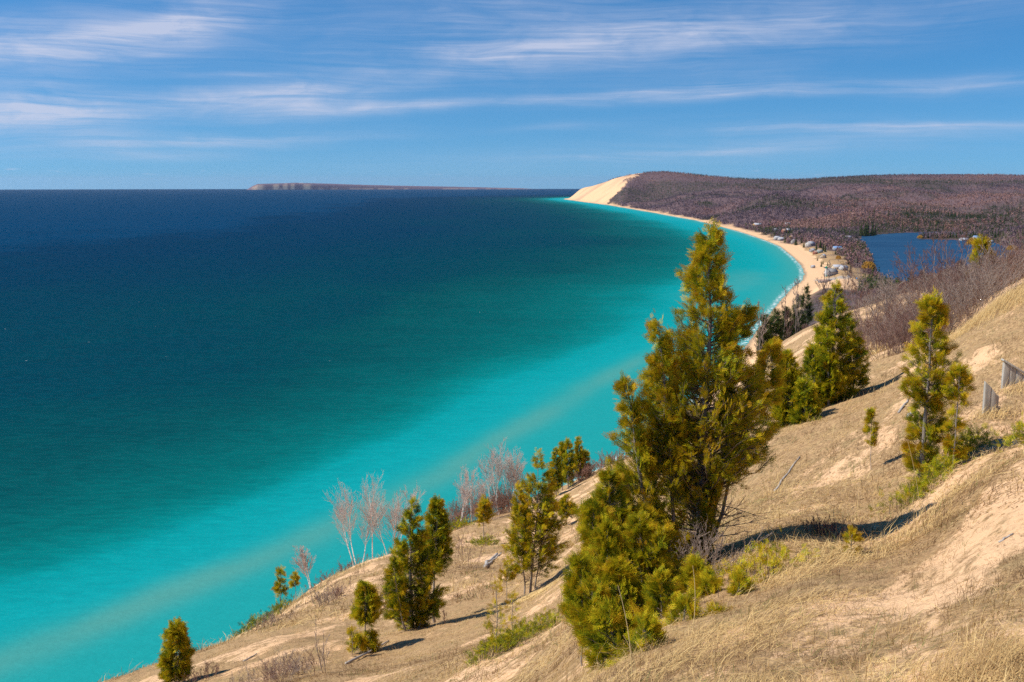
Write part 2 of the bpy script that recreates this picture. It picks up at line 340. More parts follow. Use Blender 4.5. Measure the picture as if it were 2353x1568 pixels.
n5 = t.noise(t.map(P, (.004, .016, 1), (0, 0, .1)), 1, 6, .6); n6 = t.noise(t.map(P, (.05, .3, 1)), 1, 5, .6)
c = t.mix(t.rng(n5, .3, .7), (.010, .046, .110), (.018, .074, .155)); c = t.mix(t.rng(n6, .4, .7, 0, .35), c, (.035, .10, .18))
water_surf(t, c, t.bump(n6, .4, .4), .05)
lx0, ly0 = LAKE.min(0)-60; lx1, ly1 = LAKE.max(0)+60
gx, gy = np.meshgrid(np.linspace(lx0, lx1, 30), np.linspace(ly0, ly1, 40))
gl = sdist(gx, gy, LAKE, True).ravel(); gf = gridfaces(*gx.shape); gf = gf[(gl[gf] > -75).all(1)]
inl = mesh('pond_water', np.stack([gx, gy, LAKEZ-drop(gx, gy)], -1).reshape(-1, 3), [gf], m_small, smooth=True)
tag(inl, 'small deep blue inland lake behind the village', 'lake', kind='structure')
# ------------------------------------------------------------------ sun, sky, camera
SUN_AZ, SUN_EL = math.radians(-96), math.radians(50)      # bearing from +Y towards +X
sd_ = bpy.data.lights.new('sun', 'SUN'); sd_.energy = 4.3; sd_.angle = math.radians(.53); sd_.color = (1, .93, .82)
so = bpy.data.objects.new('sun', sd_); COL.objects.link(so)
from mathutils import Vector
sv = Vector((math.sin(SUN_AZ)*math.cos(SUN_EL), math.cos(SUN_AZ)*math.cos(SUN_EL), math.sin(SUN_EL)))
so.rotation_euler = sv.to_track_quat('Z', 'Y').to_euler(); so.location = (-50, -20, 200)
wd = bpy.data.worlds.new('World'); sc.world = wd; wd.use_nodes = True
t = NT(wd.node_tree)
g = t.new('ShaderNodeTexCoord').outputs['Generated']
sx = t.new('ShaderNodeSeparateXYZ'); t.put(sx.inputs[0], g); X_, Y_, Z_ = sx.outputs
zc = t.math('MAXIMUM', Z_, .004); zs_ = t.math('ADD', t.math('MULTIPLY', zc, .9), .085)
cx = t.new('ShaderNodeCombineXYZ'); t.put(cx.inputs[0], X_); t.put(cx.inputs[1], Y_); t.put(cx.inputs[2], zs_)
sky = t.new('ShaderNodeTexSky', sky_type='NISHITA'); sky.sun_disc = False; sky.sun_elevation = SUN_EL; sky.sun_rotation = SUN_AZ
sky.air_density = 1.0; sky.dust_density = .2; sky.ozone_density = 1.5; sky.altitude = 200
t.put(sky.inputs[0], cx.outputs[0])
# clouds: long soft wisps placed by bearing and elevation
azn = t.math('ARCTAN2', X_, Y_); eln = t.math('ARCSINE', zc)
ce = t.new('ShaderNodeCombineXYZ'); t.put(ce.inputs[0], azn); t.put(ce.inputs[1], eln); AE = ce.outputs[0]
def ae(u, v):
    a, b = ray(u, v); a = float(a); b = float(b); return math.atan2(a, 1), math.atan2(b, math.hypot(1, a))
wv = t.new('ShaderNodeTexNoise'); t.put(wv.inputs['Vector'], t.map(AE, (5, 14, 1))); wv.inputs['Scale'].default_value = 1; wv.inputs['Detail'].default_value = 3
wofs = t.new('ShaderNodeVectorMath', operation='MULTIPLY_ADD'); t.put(wofs.inputs[0], wv.outputs['Color']); wofs.inputs[1].default_value = (.10, .022, 0)
t.put(wofs.inputs[2], AE)
sub = t.new('ShaderNodeVectorMath', operation='SUBTRACT'); t.put(sub.inputs[0], wofs.outputs[0]); sub.inputs[1].default_value = (.05, .011, 0); AW = sub.outputs[0]
STREAKS = [ # (u0, v0, u1, v1, half width px, strength)
 (-200,150,760,-20,60,.8),(100,120,640,20,30,.55),(230,75,450,28,14,.8),(-300,110,420,95,55,.5),(-300,250,330,245,36,1.35),(-200,262,200,250,22,.8),(220,248,900,196,22,1.1),(450,262,960,232,34,.55),
 (560,272,1260,228,12,.75),(560,150,1900,20,70,.55),(850,150,1650,60,30,.6),(1200,110,2500,-20,55,.5),(700,60,1500,-40,40,.3),
 (380,178,740,176,8,.45),(1180,236,1700,196,9,.6),(1230,246,2050,196,12,.6),(1300,215,1950,180,26,.4),(1850,205,2600,180,18,.5),
 (1620,298,2600,278,9,.6),(1500,295,2500,300,24,.28),(50,336,900,312,16,.7),(-200,330,500,300,34,.3),(100,365,620,358,12,.35),(850,375,2200,320,26,.35),(1300,365,2000,325,10,.25),(1100,300,1500,280,8,.2)]
acc = None
for (u0, v0, u1, v1, hw, st) in STREAKS:
    a0, e0 = ae(u0, v0); a1, e1 = ae(u1, v1)
    L = math.hypot(a1-a0, e1-e0)/2*1.7
    mp = t.map(AW, (L, hw/FD*2.1, 1), (0, 0, math.atan2(e1-e0, a1-a0)), ((a0+a1)/2, (e0+e1)/2, 0), 'TEXTURE')
    gr = t.new('ShaderNodeTexGradient', gradient_type='QUADRATIC_SPHERE'); t.put(gr.inputs[0], mp)
    v = t.math('MULTIPLY', gr.outputs[1], st*.9)
    acc = v if acc is None else t.math('ADD', acc, v)
F = t.map(AW, (3.6, 110, 1), (0, 0, math.radians(-7))); fn = t.noise(F, 1, 8, .68, .5)
F2 = t.map(AW, (14, 46, 1), (0, 0, math.radians(-16))); fn2 = t.noise(F2, 1, 6, .6, .8)
fib = t.math('MULTIPLY', t.rng(fn, .32, .68, .15, 1.35), t.rng(fn2, .28, .66, .45, 1.2))
cm = t.math('MULTIPLY', acc, fib)
# little fair-weather clouds low over the lake
lc = t.noise(t.map(AE, (30, 200, 1)), 1, 4, .6)
band = t.math('MULTIPLY', t.rng(eln, math.radians(.25), math.radians(.6), 0, 1, True), t.rng(eln, math.radians(.6), math.radians(1.0), 1, 0, True))
cm = t.math('ADD', cm, t.math('MULTIPLY', t.rng(lc, .62, .72, 0, .35), band))
cm = t.math('MULTIPLY', t.math('MINIMUM', cm, .86), .9)
hs = t.new('ShaderNodeHueSaturation'); hs.inputs['Saturation'].default_value = 1.15; hs.inputs['Value'].default_value = 1; t.put(hs.inputs['Color'], t.mix(1, sky.outputs[0], (.54, .80, 1.03), 'MULTIPLY'))
SKYK = .085
col = t.mix(cm, hs.outputs[0], (5.6, 5.9, 7.3))
bg = t.new('ShaderNodeBackground'); t.put(bg.inputs[0], col); bg.inputs[1].default_value = SKYK
ow = t.new('ShaderNodeOutputWorld'); t.t.links.new(bg.outputs[0], ow.inputs[0])
cam = bpy.data.cameras.new('camera'); cam.lens = 35; cam.sensor_width = 36; cam.clip_start = .1; cam.clip_end = 120000
co = bpy.data.objects.new('camera', cam); COL.objects.link(co); co.location = (0, 0, H); co.rotation_euler = (math.pi/2-PITCH, 0, 0); sc.camera = co
sc.view_settings.view_transform = 'Standard'; sc.view_settings.look = 'None'; sc.view_settings.exposure = .4; sc.view_settings.gamma = 1
sc.cycles.use_denoising = False; sc.cycles.max_bounces = 5; sc.cycles.transparent_max_bounces = 8; sc.cycles.volume_bounces = 0
# ------------------------------------------------------------------ quick look-up on the finished ground sheet
_c0, _c1, _nc = math.radians(-31), math.radians(31), 560
_l0, _l1 = math.log(.8), math.log(34000)
def gsample(x, y, *grids):
    x = np.asarray(x, float); y = np.asarray(y, float)
    a = np.arctan2(x, y); ci = 46+(a-_c0)/(_c1-_c0)*(_nc-1); ri = (np.log(np.maximum(np.hypot(x, y), .81))-_l0)/(_l1-_l0)*859
    ci = np.clip(ci, 1, GZ.shape[1]-2.001); ri = np.clip(ri, 0, GZ.shape[0]-1.001); i = ri.astype(int); j = ci.astype(int); f = ri-i; g_ = ci-j
    out = [G[i, j]*(1-f)*(1-g_)+G[i+1, j]*f*(1-g_)+G[i, j+1]*(1-f)*g_+G[i+1, j+1]*f*g_ for G in grids]
    return out[0] if len(out) == 1 else out
_height = height
def height(x, y, detail=True): return gsample(x, y, GZ), None, None
def hz(x, y): return float(gsample(np.array([x], float), np.array([y], float), GZ)[0])
# ------------------------------------------------------------------ plants: shape builders
def unit(v): return v/np.maximum(np.linalg.norm(v, axis=-1, keepdims=True), 1e-9)
def frame(d, rs):
    n = rs.normal(size=d.shape); a = unit(np.cross(d, n)); return a, np.cross(d, a)
def tubes(segs, sides=5):
    """segs n x 8: p0, p1, r0, r1 -> verts, quads"""
    S = np.asarray(segs, float); d = unit(S[:, 3:6]-S[:, :3])
    ref = np.where(np.abs(d[:, 2:3]) > .9, [[1., 0, 0]], [[0, 0, 1.]]); a = unit(np.cross(d, ref)); b = np.cross(d, a)
    k = np.arange(sides)/sides*2*np.pi; cs = np.cos(k)[None, :, None]; sn = np.sin(k)[None, :, None]
    ring = a[:, None]*cs+b[:, None]*sn
    V = np.concatenate([S[:, None, :3]+ring*S[:, 6, None, None], S[:, None, 3:6]+ring*S[:, 7, None, None]], 1)
    i = np.arange(sides); j = (i+1) % sides
    q = np.stack([i, j, j+sides, i+sides], 1)[None]+(np.arange(len(S))*2*sides)[:, None, None]
    return V.reshape(-1, 3), q.reshape(-1, 4)
def polyseg(P, r0, r1, pw=1.):
    P = np.asarray(P, float); n = len(P)-1; t = np.arange(n+1)/n; r = r0+(r1-r0)*t**pw
    return [np.concatenate([P[i], P[i+1], [r[i], r[i+1]]]) for i in range(n)]
def spray_template(pairs, w):
    """a flat fan of scale-leaved twigs in the x (forward) / y plane, one quad each"""
    q = []
    def leaf(x, y, ang, L, ww):
        c, s = math.cos(ang), math.sin(ang)
        for (a, b) in ((0, 0), (.45*L, ww), (L, 0), (.45*L, -ww)): q.append((x+a*c-b*s, y+a*s+b*c, -.10*(x+a)**2))
    leaf(0, 0, 0, 1, w)
    for i in range(pairs):
        x = .12+.72*i/max(pairs-1, 1); L = .62*(1-.62*i/pairs)
        for sgn in (-1, 1):
            leaf(x+.03*sgn, 0, sgn*.78, L, w*.95)
            if pairs > 3 and i < pairs-2: leaf(x+.03*sgn+L*.4*.71, sgn*L*.4*.71, sgn*.25, L*.5, w*.8)
    return np.array(q).reshape(-1, 4, 3)
T_FINE, T_MID, T_LOW = spray_template(4, .036), spray_template(3, .060), spray_template(2, .13)
def sprays(pos, d, size, tone, tmpl, rs, flat=0., nrm=None):
    n = len(pos); d = unit(d); a, b = frame(d, rs)
    if nrm is not None: a = unit(np.cross(nrm+rs.normal(size=(n, 3))*.22, d)); b = np.cross(d, a)
    elif flat: b = unit(b+np.array([0, 0, flat])); a = unit(np.cross(b, d)); b = np.cross(d, a)
    T = tmpl.reshape(-1, 3)
    V = pos[:, None]+size[:, None, None]*(T[None, :, 0:1]*d[:, None]+T[None, :, 1:2]*a[:, None]+T[None, :, 2:3]*b[:, None])
    K = len(T)//4; tt = tone[:, None]+rs.normal(size=(n, K))*.13+(tmpl[None, :, 2, 0]-.5)*.28
    return V.reshape(-1, 3), np.arange(n*len(T)).reshape(-1, 4), np.clip(np.repeat(tt.ravel(), 4), 0, 1)
def fan_template(n=8, w=.030, fine=True):
    """a whole flat branchlet: axis with alternating side sprays, all in one drooping plane"""
    q = []
    def leaf(x, y, ang, L, ww):
        c, s = math.cos(ang), math.sin(ang)
        for (a, b) in ((0, 0), (.5*L, ww), (L, 0), (.5*L, -ww)):
            X, Y = x+a*c-b*s, y+a*s+b*c; q.append((X, Y, -.22*X*X-.10*Y*Y))
    leaf(0, 0, 0, 1.0, w*.7)
    for i in range(n):
        x = .10+.80*i/n; sgn = 1 if i % 2 else -1; L = .50*(1-.62*i/n); an = sgn*(.85-.25*i/n); leaf(x, 0, an, L, w)
        ux, uy = math.cos(an), math.sin(an)
        for j in range(3 if fine else 1):
            f = .30+.24*j if fine else .5; l2 = L*(.50-.12*j)
            for s2 in (-1, 1): leaf(x+ux*L*f, uy*L*f, an+s2*.72, l2, w*.9)
    leaf(.8, 0, .35, .18, w*.8); leaf(.8, 0, -.35, .18, w*.8)
    return np.array(q).reshape(-1, 4, 3)
T_FAN, T_FANL = fan_template(8, .026), fan_template(6, .042, False)
# materials
m_cedar, t = material('cedar_foliage')
tn = t.attr('tone')
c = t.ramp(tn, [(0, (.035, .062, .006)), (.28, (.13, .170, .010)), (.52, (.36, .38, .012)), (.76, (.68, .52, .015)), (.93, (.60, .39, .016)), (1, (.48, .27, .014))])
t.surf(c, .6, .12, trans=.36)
m_dark, t = material('pine_foliage')
c = t.ramp(t.attr('tone'), [(0, (.020, .040, .012)), (.5, (.05, .075, .018)), (1, (.12, .13, .025))]); t.surf(c, .7, .15, trans=.2)
m_bark = plain('cedar_bark', (.27, .235, .21), .9, .1, .35, 9)
m_branch = plain('cedar_twig', (.25, .19, .15), .9, .1, .3, 9)
m_birch, t = material('birch_bark')
P = t.new('ShaderNodeNewGeometry').outputs['Position']
t.surf(t.mix(t.rng(t.noise(t.map(P, (2, 2, 9)), 1, 3, .6), .56, .62), (.95, .90, .85), (.30, .25, .22)), .8, .2)
m_twig = plain('red_twigs', (.30, .18, .14), .9, .1, .25, 2)
m_pale = plain('pale_twigs', (.58, .47, .42), .9, .1, .2, 2)
m_grey = plain('grey_twigs', (.34, .26, .215), .9, .1, .25, 2)
m_purple = plain('purple_twigs', (.23, .135, .11), .9, .1, .25, 2)
m_log = plain('weathered_wood', (.40, .37, .34), .9, .1, .3, 14)

def xat(u, v, Y): a, b = ray(u, v); return float(a)*Y, H+float(b)*Y
def cedar(name, label, u0, Y0, leaders, seed, nb=200, sub=4, per=5, size=.15, tmpl=None, tone0=.5, group=None, cat='cedar tree',
          rtrunk=.05, dead=0, fol=None, thick=1., up=.62, twigr=.004, flat=.0):
    """leaders: (u axis at foot, u axis at tip, depth, [(v, u_left, u_right), ... top first]); all measures end up in metres round the foot"""
    rs = np.random.default_rng(seed); tmpl = T_MID if tmpl is None else tmpl
    bx, by, bz = at(u0, Y0); base = np.array([bx, by, bz])
    root = empty(name, tuple(base)); tag(root, label, cat, group)
    TR, BR, SP, SD, SS, ST, SN = [], [], [], [], [], [], []
    area = []
    Ls = []
    for (uf, ut, Yl, prof) in leaders:
        v0 = prof[0][0]; v1 = prof[-1][0]
        fx, fy, fz = at(uf, Yl)
        tx, tz = xat(ut, v0, Yl)
        pts = []
        for (v, ul, ur) in prof:
            _, z = xat(uf, v, Yl); fr = (v1-v)/max(v1-v0, 1)
            xl, _ = xat(ul, v, Yl); xr, _ = xat(ur, v, Yl); pts.append((z, xl, xr))
        pts = np.array(pts)[::-1]                      # low to high
        Ls.append((np.array([fx, fy, fz]), np.array([tx, Yl, tz]), pts)); area.append(np.trapz(pts[:, 2]-pts[:, 1]+.15, pts[:, 0]))
    area = np.array(area)/sum(area)
    for (foot, top, pts), sh in zip(Ls, area):
        Hh = top[2]-foot[2]; nn = 9; s = np.linspace(0, 1, nn)
        wob = np.cumsum(rs.normal(size=(nn, 2))*Hh*.008, 0); wob -= wob[-1]*s[:, None]; wob[0] = 0
        foot = foot-np.array([0, 0, .12])
        ax = foot+(top-foot)*s[:, None]; ax[:, :2] += wob
        rt = rtrunk*(sh/area.max())**.5
        V, F = tubes(polyseg(ax-base, rt, .006, .85), 8); mesh('trunk', V, [F], m_bark, parent=root, smooth=True)
        n = max(6, int(nb*sh))
        zz = np.linspace(pts[0, 0], pts[-1, 0], 60); wd_ = (np.interp(zz, pts[:, 0], pts[:, 2]-pts[:, 1])+.22)*np.interp(np.linspace(0, 1, 60), [0, .75, 1], [1, 1, 1.25])
        cum = np.cumsum(wd_); cum /= cum[-1]
        for k in range(n):
            z = np.interp(rs.random(), cum, zz); ph = rs.random()*2*np.pi
            xl, xr = np.interp(z, pts[:, 0], pts[:, 1]), np.interp(z, pts[:, 0], pts[:, 2])
            sa = np.clip((z-foot[2])/max(Hh, .01), 0, 1); a0 = np.array([np.interp(sa, s, ax[:, 0]), np.interp(sa, s, ax[:, 1])])
            c_, s_ = math.cos(ph), math.sin(ph)
            rx = max((xr-a0[0]) if c_ > 0 else (a0[0]-xl), .03); rd = max((xr-xl)/2, .03)
            off = np.array([c_*rx, s_*rd*.9]); rad = np.linalg.norm(off); m = rs.uniform(.25, 1.08)**.6
            off = off*m; rad *= m
            zs = max(z-rad*up*rs.uniform(.6, 1.2), foot[2]+.03)
            ss_ = np.clip((zs-foot[2])/max(Hh, .01), 0, 1); st = np.array([np.interp(ss_, s, ax[:, 0]), np.interp(ss_, s, ax[:, 1]), zs])
            en = np.array([a0[0]+off[0], a0[1]+off[1], z])
            tt = np.linspace(0, 1, 5)[:, None]; cur = st+(en-st)*tt; cur[:, 2] += (tt[:, 0]**2-tt[:, 0])*rad*.35
            cur[1:-1] += rs.normal(size=(3, 3))*rad*.04
            BR += polyseg(cur-base, max(twigr*1.6, min(rt*.45, .006+rad*.011)), twigr, 1)
            L = np.linalg.norm(en-st); ctone = tone0+rs.normal()*.13
            bn = unit(np.array([-s_, c_, 0])+rs.normal(size=3)*.5) if rs.random() < .6 else unit(np.array([c_*.4, s_*.4, 1])+rs.normal(size=3)*.35)
            for q in range(sub+1):
                if q == sub: p0 = cur[3]; dv = unit(cur[4]-cur[3]); tl = L*.22
                else:
                    f_ = rs.uniform(.22, .95); i = min(int(f_*4), 3); p0 = cur[i]+(cur[i+1]-cur[i])*(f_*4-i)
                    bd = unit(cur[i+1]-cur[i]); lat = np.cross(bn, bd); dv = unit(bd*.8+lat*(rs.choice([-1, 1])*rs.uniform(.3, .9))+rs.normal(size=3)*.15+np.array([0, 0, .15])); tl = L*rs.uniform(.16, .34)*(1.15-.5*f_)
                tl = max(tl, size*.5); p1 = p0+dv*tl
                if tl > size*.6: BR.append(np.concatenate([p0-base, p1-base, [twigr, twigr*.6]]))
                g = np.linspace(.15, 1, per)[:, None]+rs.normal(size=(per, 1))*.05
                pp = p0+(p1-p0)*g+rs.normal(size=(per, 3))*size*.16*thick
                dd = dv+np.cross(bn, dv)*rs.uniform(-.8, .8, (per, 1))+rs.normal(size=(per, 3))*.12; SN.append(np.repeat(bn[None], per, 0))
                SP.append(pp); SD.append(dd); SS.append(size*rs.uniform(.65, 1.2, per))
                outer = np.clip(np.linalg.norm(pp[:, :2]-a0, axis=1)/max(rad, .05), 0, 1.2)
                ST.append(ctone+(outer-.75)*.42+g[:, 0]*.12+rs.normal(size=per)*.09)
        for k in range(int(8+n*.02)):                  # leafy tip of the leader
            f_ = 1-.10*rs.random(); c0 = np.array([np.interp(f_, s, ax[:, q]) for q in range(3)]); m_ = 4
            dv = unit(np.array([rs.normal()*.5, rs.normal()*.5, 1.])); SP.append(c0+dv*size*.3+rs.normal(size=(m_, 3))*size*.25*(1.2-f_)*6); SD.append(dv+rs.normal(size=(m_, 3))*.35)
            SN.append(unit(rs.normal(size=(m_, 3)))); SS.append(size*rs.uniform(.6, 1.1, m_)); ST.append(np.full(m_, tone0+.15)+rs.normal(size=m_)*.1)
        for k in range(dead):                           # bare lower limbs
            ph = rs.uniform(-1.2, 1.2) if rs.random() < .75 else rs.uniform(0, 6.28); z0 = foot[2]+Hh*rs.uniform(.06, .26); sa = (z0-foot[2])/Hh
            p = np.array([np.interp(sa, s, ax[:, 0]), np.interp(sa, s, ax[:, 1]), z0]); d = unit(np.array([math.cos(ph), math.sin(ph)*.7, rs.uniform(.0, .45)]))
            L = Hh*rs.uniform(.08, .22); q0 = p
            for j in range(4):
                d = unit(d+rs.normal(size=3)*.22); q1 = q0+d*L/4; BR.append(np.concatenate([q0-base, q1-base, [.012*(1-j/5), .012*(1-(j+1)/5)]]))
                for _ in range(3):
                    d2 = unit(d+rs.normal(size=3)*.6); q2 = q0+d2*L*rs.uniform(.1, .3); BR.append(np.concatenate([q0-base, q2-base, [.004, .002]]))
                q0 = q1
    V, F = tubes(BR, 3); mesh('branches', V, [F], m_branch, parent=root)
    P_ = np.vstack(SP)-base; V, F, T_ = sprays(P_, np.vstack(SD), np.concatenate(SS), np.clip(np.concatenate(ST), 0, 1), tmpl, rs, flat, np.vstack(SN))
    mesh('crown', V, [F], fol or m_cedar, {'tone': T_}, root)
    return root
def cone(vt, vb, u, w, k=1.0, tip=.05):
    """a plain cedar outline: top v, bottom v, axis u, half width at the widest"""
    return [(vt+(vb-vt)*f, u-w*g, u+w*g) for f, g in ((0, tip), (.08, .27*k), (.2, .48*k), (.42, .78), (.65, 1.), (.85, .92), (1, .55))]
def puff(vt, vb, u, w): return [(vt+(vb-vt)*f, u-w*g, u+w*g) for f, g in ((0, .08), (.15, .35), (.35, .7), (.6, 1.), (.85, .95), (1, .5))]

def grow(rs, p, d, L, r, lev, out, up=.12, nseg=5, wig=.12, kids=(5, 5, 3), ang=.6, taper=.55, rmin=.004, short=.55):
    """recursive bare limb; out[lev] collects segments"""
    q = p.copy(); pts = [q.copy()]; dd = d.copy()
    for i in range(nseg):
        dd = unit(dd+rs.normal(size=3)*wig+np.array([0, 0, up])); q = q+dd*L/nseg; pts.append(q.copy())
    pts = np.array(pts); rr_ = np.linspace(r, max(r*(1-taper), rmin), nseg+1)
    for i in range(nseg): out[lev].append(np.concatenate([pts[i], pts[i+1], [rr_[i], rr_[i+1]]]))
    if lev+1 < len(out):
        for k in range(kids[lev]):
            f = rs.uniform((.42 if kids[0] == 18 else .25) if lev == 0 else .15, 1)*nseg; i = min(int(f), nseg-1); p0 = pts[i]+(pts[i+1]-pts[i])*(f-i)
            bd = unit(pts[i+1]-pts[i]); sd = unit(np.cross(bd, rs.normal(size=3)))
            grow(rs, p0, unit(bd*math.cos(ang)+sd*math.sin(ang)*rs.uniform(.6, 1.2)), L*short*rs.uniform(.6, 1.1)*(1.15-.5*f/nseg), max(r*.32, rmin), lev+1, out, up, max(3, nseg-1), wig*1.2, kids, ang, taper, rmin, short)
def bare_tree(name, label, u, Y, H_, seed, stems=1, spread=.15, r=.05, kids=(9, 5, 4), bark=None, twig=None, cat='bare tree', group=None, ang=.55, up=.10, rmin=.010,
              short=.45, lean=(0, 0), xyz=None, levels=4):
    rs = np.random.default_rng(seed); b = xyz or at(u, Y); root = empty(name, b); tag(root, label, cat, group)
    tw = []
    for s in range(stems):
        out = [[] for _ in range(levels)]; a = rs.random()*6.28 if stems > 1 else 0
        d = unit(np.array([lean[0]+math.cos(a)*spread*(stems > 1), lean[1]+math.sin(a)*spread*(stems > 1), 1.]))
        L = H_*rs.uniform(.82, 1) if stems > 1 else H_*.9
        grow(rs, np.array([math.cos(a)*.05, math.sin(a)*.05, -.15]), d, L, r, 0, out, up, 7, .07, kids, ang, .72, rmin, short)
        V, F = tubes(out[0], 6); mesh('trunk', V, [F], bark or m_grey, parent=root, smooth=True)
        for o in out[1:]: tw += o
    V, F = tubes(tw, 3); mesh('crown', V, [F], twig or m_twig, parent=root)
    return root
def shrub(name, label, u, Y, H_, W_, seed, n=40, mat=None, cat='shrub', group=None, rmin=.006, kids=(4, 3), lean=(0, 0), kind=None, xyz=None, spread=.9):
    rs = np.random.default_rng(seed); b = np.array(xyz or at(u, Y)); out = [[], [], []]
    for i in range(n):
        o = rs.normal(size=2)*W_*.22; z = hz(b[0]+o[0], b[1]+o[1])-b[2]-.05
        d = unit(np.array([lean[0]+rs.normal()*.35*spread+o[0]/W_*.8*spread, lean[1]+rs.normal()*.35*spread, 1.]))
        grow(rs, np.array([o[0], o[1], z]), d, H_*rs.uniform(.5, 1), rmin*1.8, 0, out, .05, 5, .12, kids, .6, .5, rmin, .42)
    V, F = tubes(sum(out, []), 3); o = mesh(name, V, [F], mat or m_twig); o.location = b
    return tag(o, label, cat, group, kind)
def low_cedar(name, label, pts, seed, hgt=.3, wid=.35, n=300, size=.1, tmpl=None, tone0=.45, cat='juniper', group=None, fol=None):
    """prostrate evergreen following the ground through (u, depth) points"""
    rs = np.random.default_rng(seed); tmpl = T_MID if tmpl is None else tmpl
    Q = np.array([at(u, Y) for u, Y in pts]); b = Q[0].copy(); t_ = rs.random(n)*(len(Q)-1)
    i = np.minimum(t_.astype(int), len(Q)-2) if len(Q) > 1 else np.zeros(n, int)
    c = Q[i]+(Q[np.minimum(i+1, len(Q)-1)]-Q[i])*(t_-i)[:, None] if len(Q) > 1 else np.repeat(Q, n, 0)
    o = rs.normal(size=(n, 2))*wid*.5; c[:, :2] += o; c[:, 2] = height(c[:, 0], c[:, 1])[0]
    hh = hgt*rs.uniform(.1, 1, n)*np.exp(-(o**2).sum(1)/(wid*wid*.8)); tip = c.copy(); tip[:, 2] += hh
    d = np.concatenate([o/wid*.9, np.full((n, 1), .75)], 1)+rs.normal(size=(n, 3))*.4
    rep = 3; P_ = np.repeat(tip, rep, 0)+rs.normal(size=(n*rep, 3))*size*.5; D_ = np.repeat(d, rep, 0)+rs.normal(size=(n*rep, 3))*.4
    V, F, T_ = sprays(P_-b, D_, size*rs.uniform(.6, 1.3, n*rep), np.clip(tone0-.09+rs.normal(size=n*rep)*.14+np.repeat(hh/hgt, rep)*.15, 0, 1), tmpl, rs)
    root = empty(name, tuple(b)); tag(root, label, cat, group)
    mesh('foliage', V, [F], fol or m_cedar, {'tone': T_}, root)
    sg = np.concatenate([c-b, tip-b, np.full((n, 1), .006), np.full((n, 1), .003)], 1)[::2]; V, F = tubes(sg, 3); mesh('stems', V, [F], m_branch, parent=root)
    return root
# ------------------------------------------------------------------ the cedars on the slope
big = [
 (1606,1634,14.0,[(528,1630,1640),(560,1600,1655),(600,1592,1668),(640,1566,1668),(690,1540,1680),(740,1548,1715),(790,1515,1715),(850,1495,1730),(900,1470,1755),(960,1455,1770),(1030,1445,1780),(1070,1450,1735),(1095,1430,1670),(1150,1420,1640),(1210,1400,1618),(1290,1390,1600)]),
 (1560,1512,13.7,[(738,1508,1516),(790,1492,1530),(850,1478,1545),(910,1462,1560),(980,1452,1570),(1060,1440,1580)]),
 (1520,1437,13.5,[(880,1433,1442),(920,1424,1452),(960,1424,1462),(1010,1415,1485),(1070,1392,1500),(1130,1375,1520),(1190,1365,1540),(1240,1355,1560),(1330,1340,1580)]),
 (1610,1712,14.3,[(705,1708,1722),(740,1690,1724),(790,1672,1725),(850,1660,1745),(900,1655,1765),(950,1650,1780)]),
 (1612,1772,14.6,[(800,1766,1780),(850,1745,1792),(900,1725,1798),(960,1700,1800),(1020,1680,1795),(1060,1670,1775)]),
 (1500,1352,13.2,[(1165,1342,1362),(1190,1332,1385),(1210,1340,1420),(1250,1400,1480)]),
 (1540,1480,12.9,[(1180,1470,1490),(1220,1420,1560),(1260,1345,1600),(1300,1330,1600),(1370,1340,1600)])]
cedar('cedar_tree', 'tall golden green cedar with several tips and bare lower trunk, largest tree of all', 1600, 14, big, 11, nb=1350, sub=5, per=4, size=.122,
      tmpl=T_FINE, tone0=.50, rtrunk=.085, dead=5, twigr=.0035, flat=.2)
skirt = [(1430,1420,11.2,[(1300,1410,1430),(1340,1365,1470),(1400,1310,1510),(1440,1310,1520)]),
 (1370,1360,10.6,[(1345,1352,1368),(1380,1310,1400),(1420,1300,1440),(1470,1340,1450)]),
 (1520,1520,10.6,[(1330,1512,1528),(1370,1475,1570),(1420,1450,1590),(1480,1430,1600)]),
 (1620,1625,11.2,[(1335,1618,1632),(1370,1585,1665),(1410,1560,1700),(1450,1560,1690)]),
 (1420,1400,8.8,[(1400,1390,1410),(1450,1345,1460),(1500,1330,1490),(1545,1345,1480)]),
 (1500,1480,8.4,[(1440,1470,1490),(1480,1430,1540),(1530,1400,1550),(1570,1400,1520)]),
 (1570,1575,9.6,[(1390,1568,1582),(1430,1530,1620),(1470,1520,1640),(1500,1530,1620)]),
 (1690,1700,10.8,[(1340,1694,1706),(1370,1680,1720),(1400,1660,1740),(1430,1650,1730)]),
 (1640,1650,9.6,[(1410,1644,1656),(1440,1610,1690),(1480,1590,1710),(1510,1590,1680)]),
 (1600,1600,11.8,[(1300,1594,1606),(1340,1560,1640),(1390,1540,1680),(1430,1540,1680)]),
 (1340,1335,10.8,[(1290,1328,1342),(1320,1305,1370),(1370,1295,1400),(1420,1300,1410)]),
 (1400,1395,11.6,[(1215,1388,1402),(1250,1365,1430),(1300,1350,1470),(1350,1345,1480)]),
 (1372,1362,12.4,[(1165,1355,1369),(1200,1335,1420),(1260,1335,1460),(1330,1320,1470)]),
 (1405,1400,12.9,[(1090,1393,1407),(1140,1365,1440),(1210,1348,1480),(1300,1340,1500)]),
 (1480,1470,12.2,[(1190,1462,1478),(1240,1420,1530),(1300,1390,1570),(1370,1380,1590)])]
cedar('cedar_shrub', 'dense low cedar thicket spreading round the foot of the tallest cedar', 1450, 10.5, skirt, 12, nb=1250, sub=5, per=4, size=.10, tmpl=T_FINE,
      tone0=.42, rtrunk=.02, twigr=.003, cat='cedar shrub', up=.8)
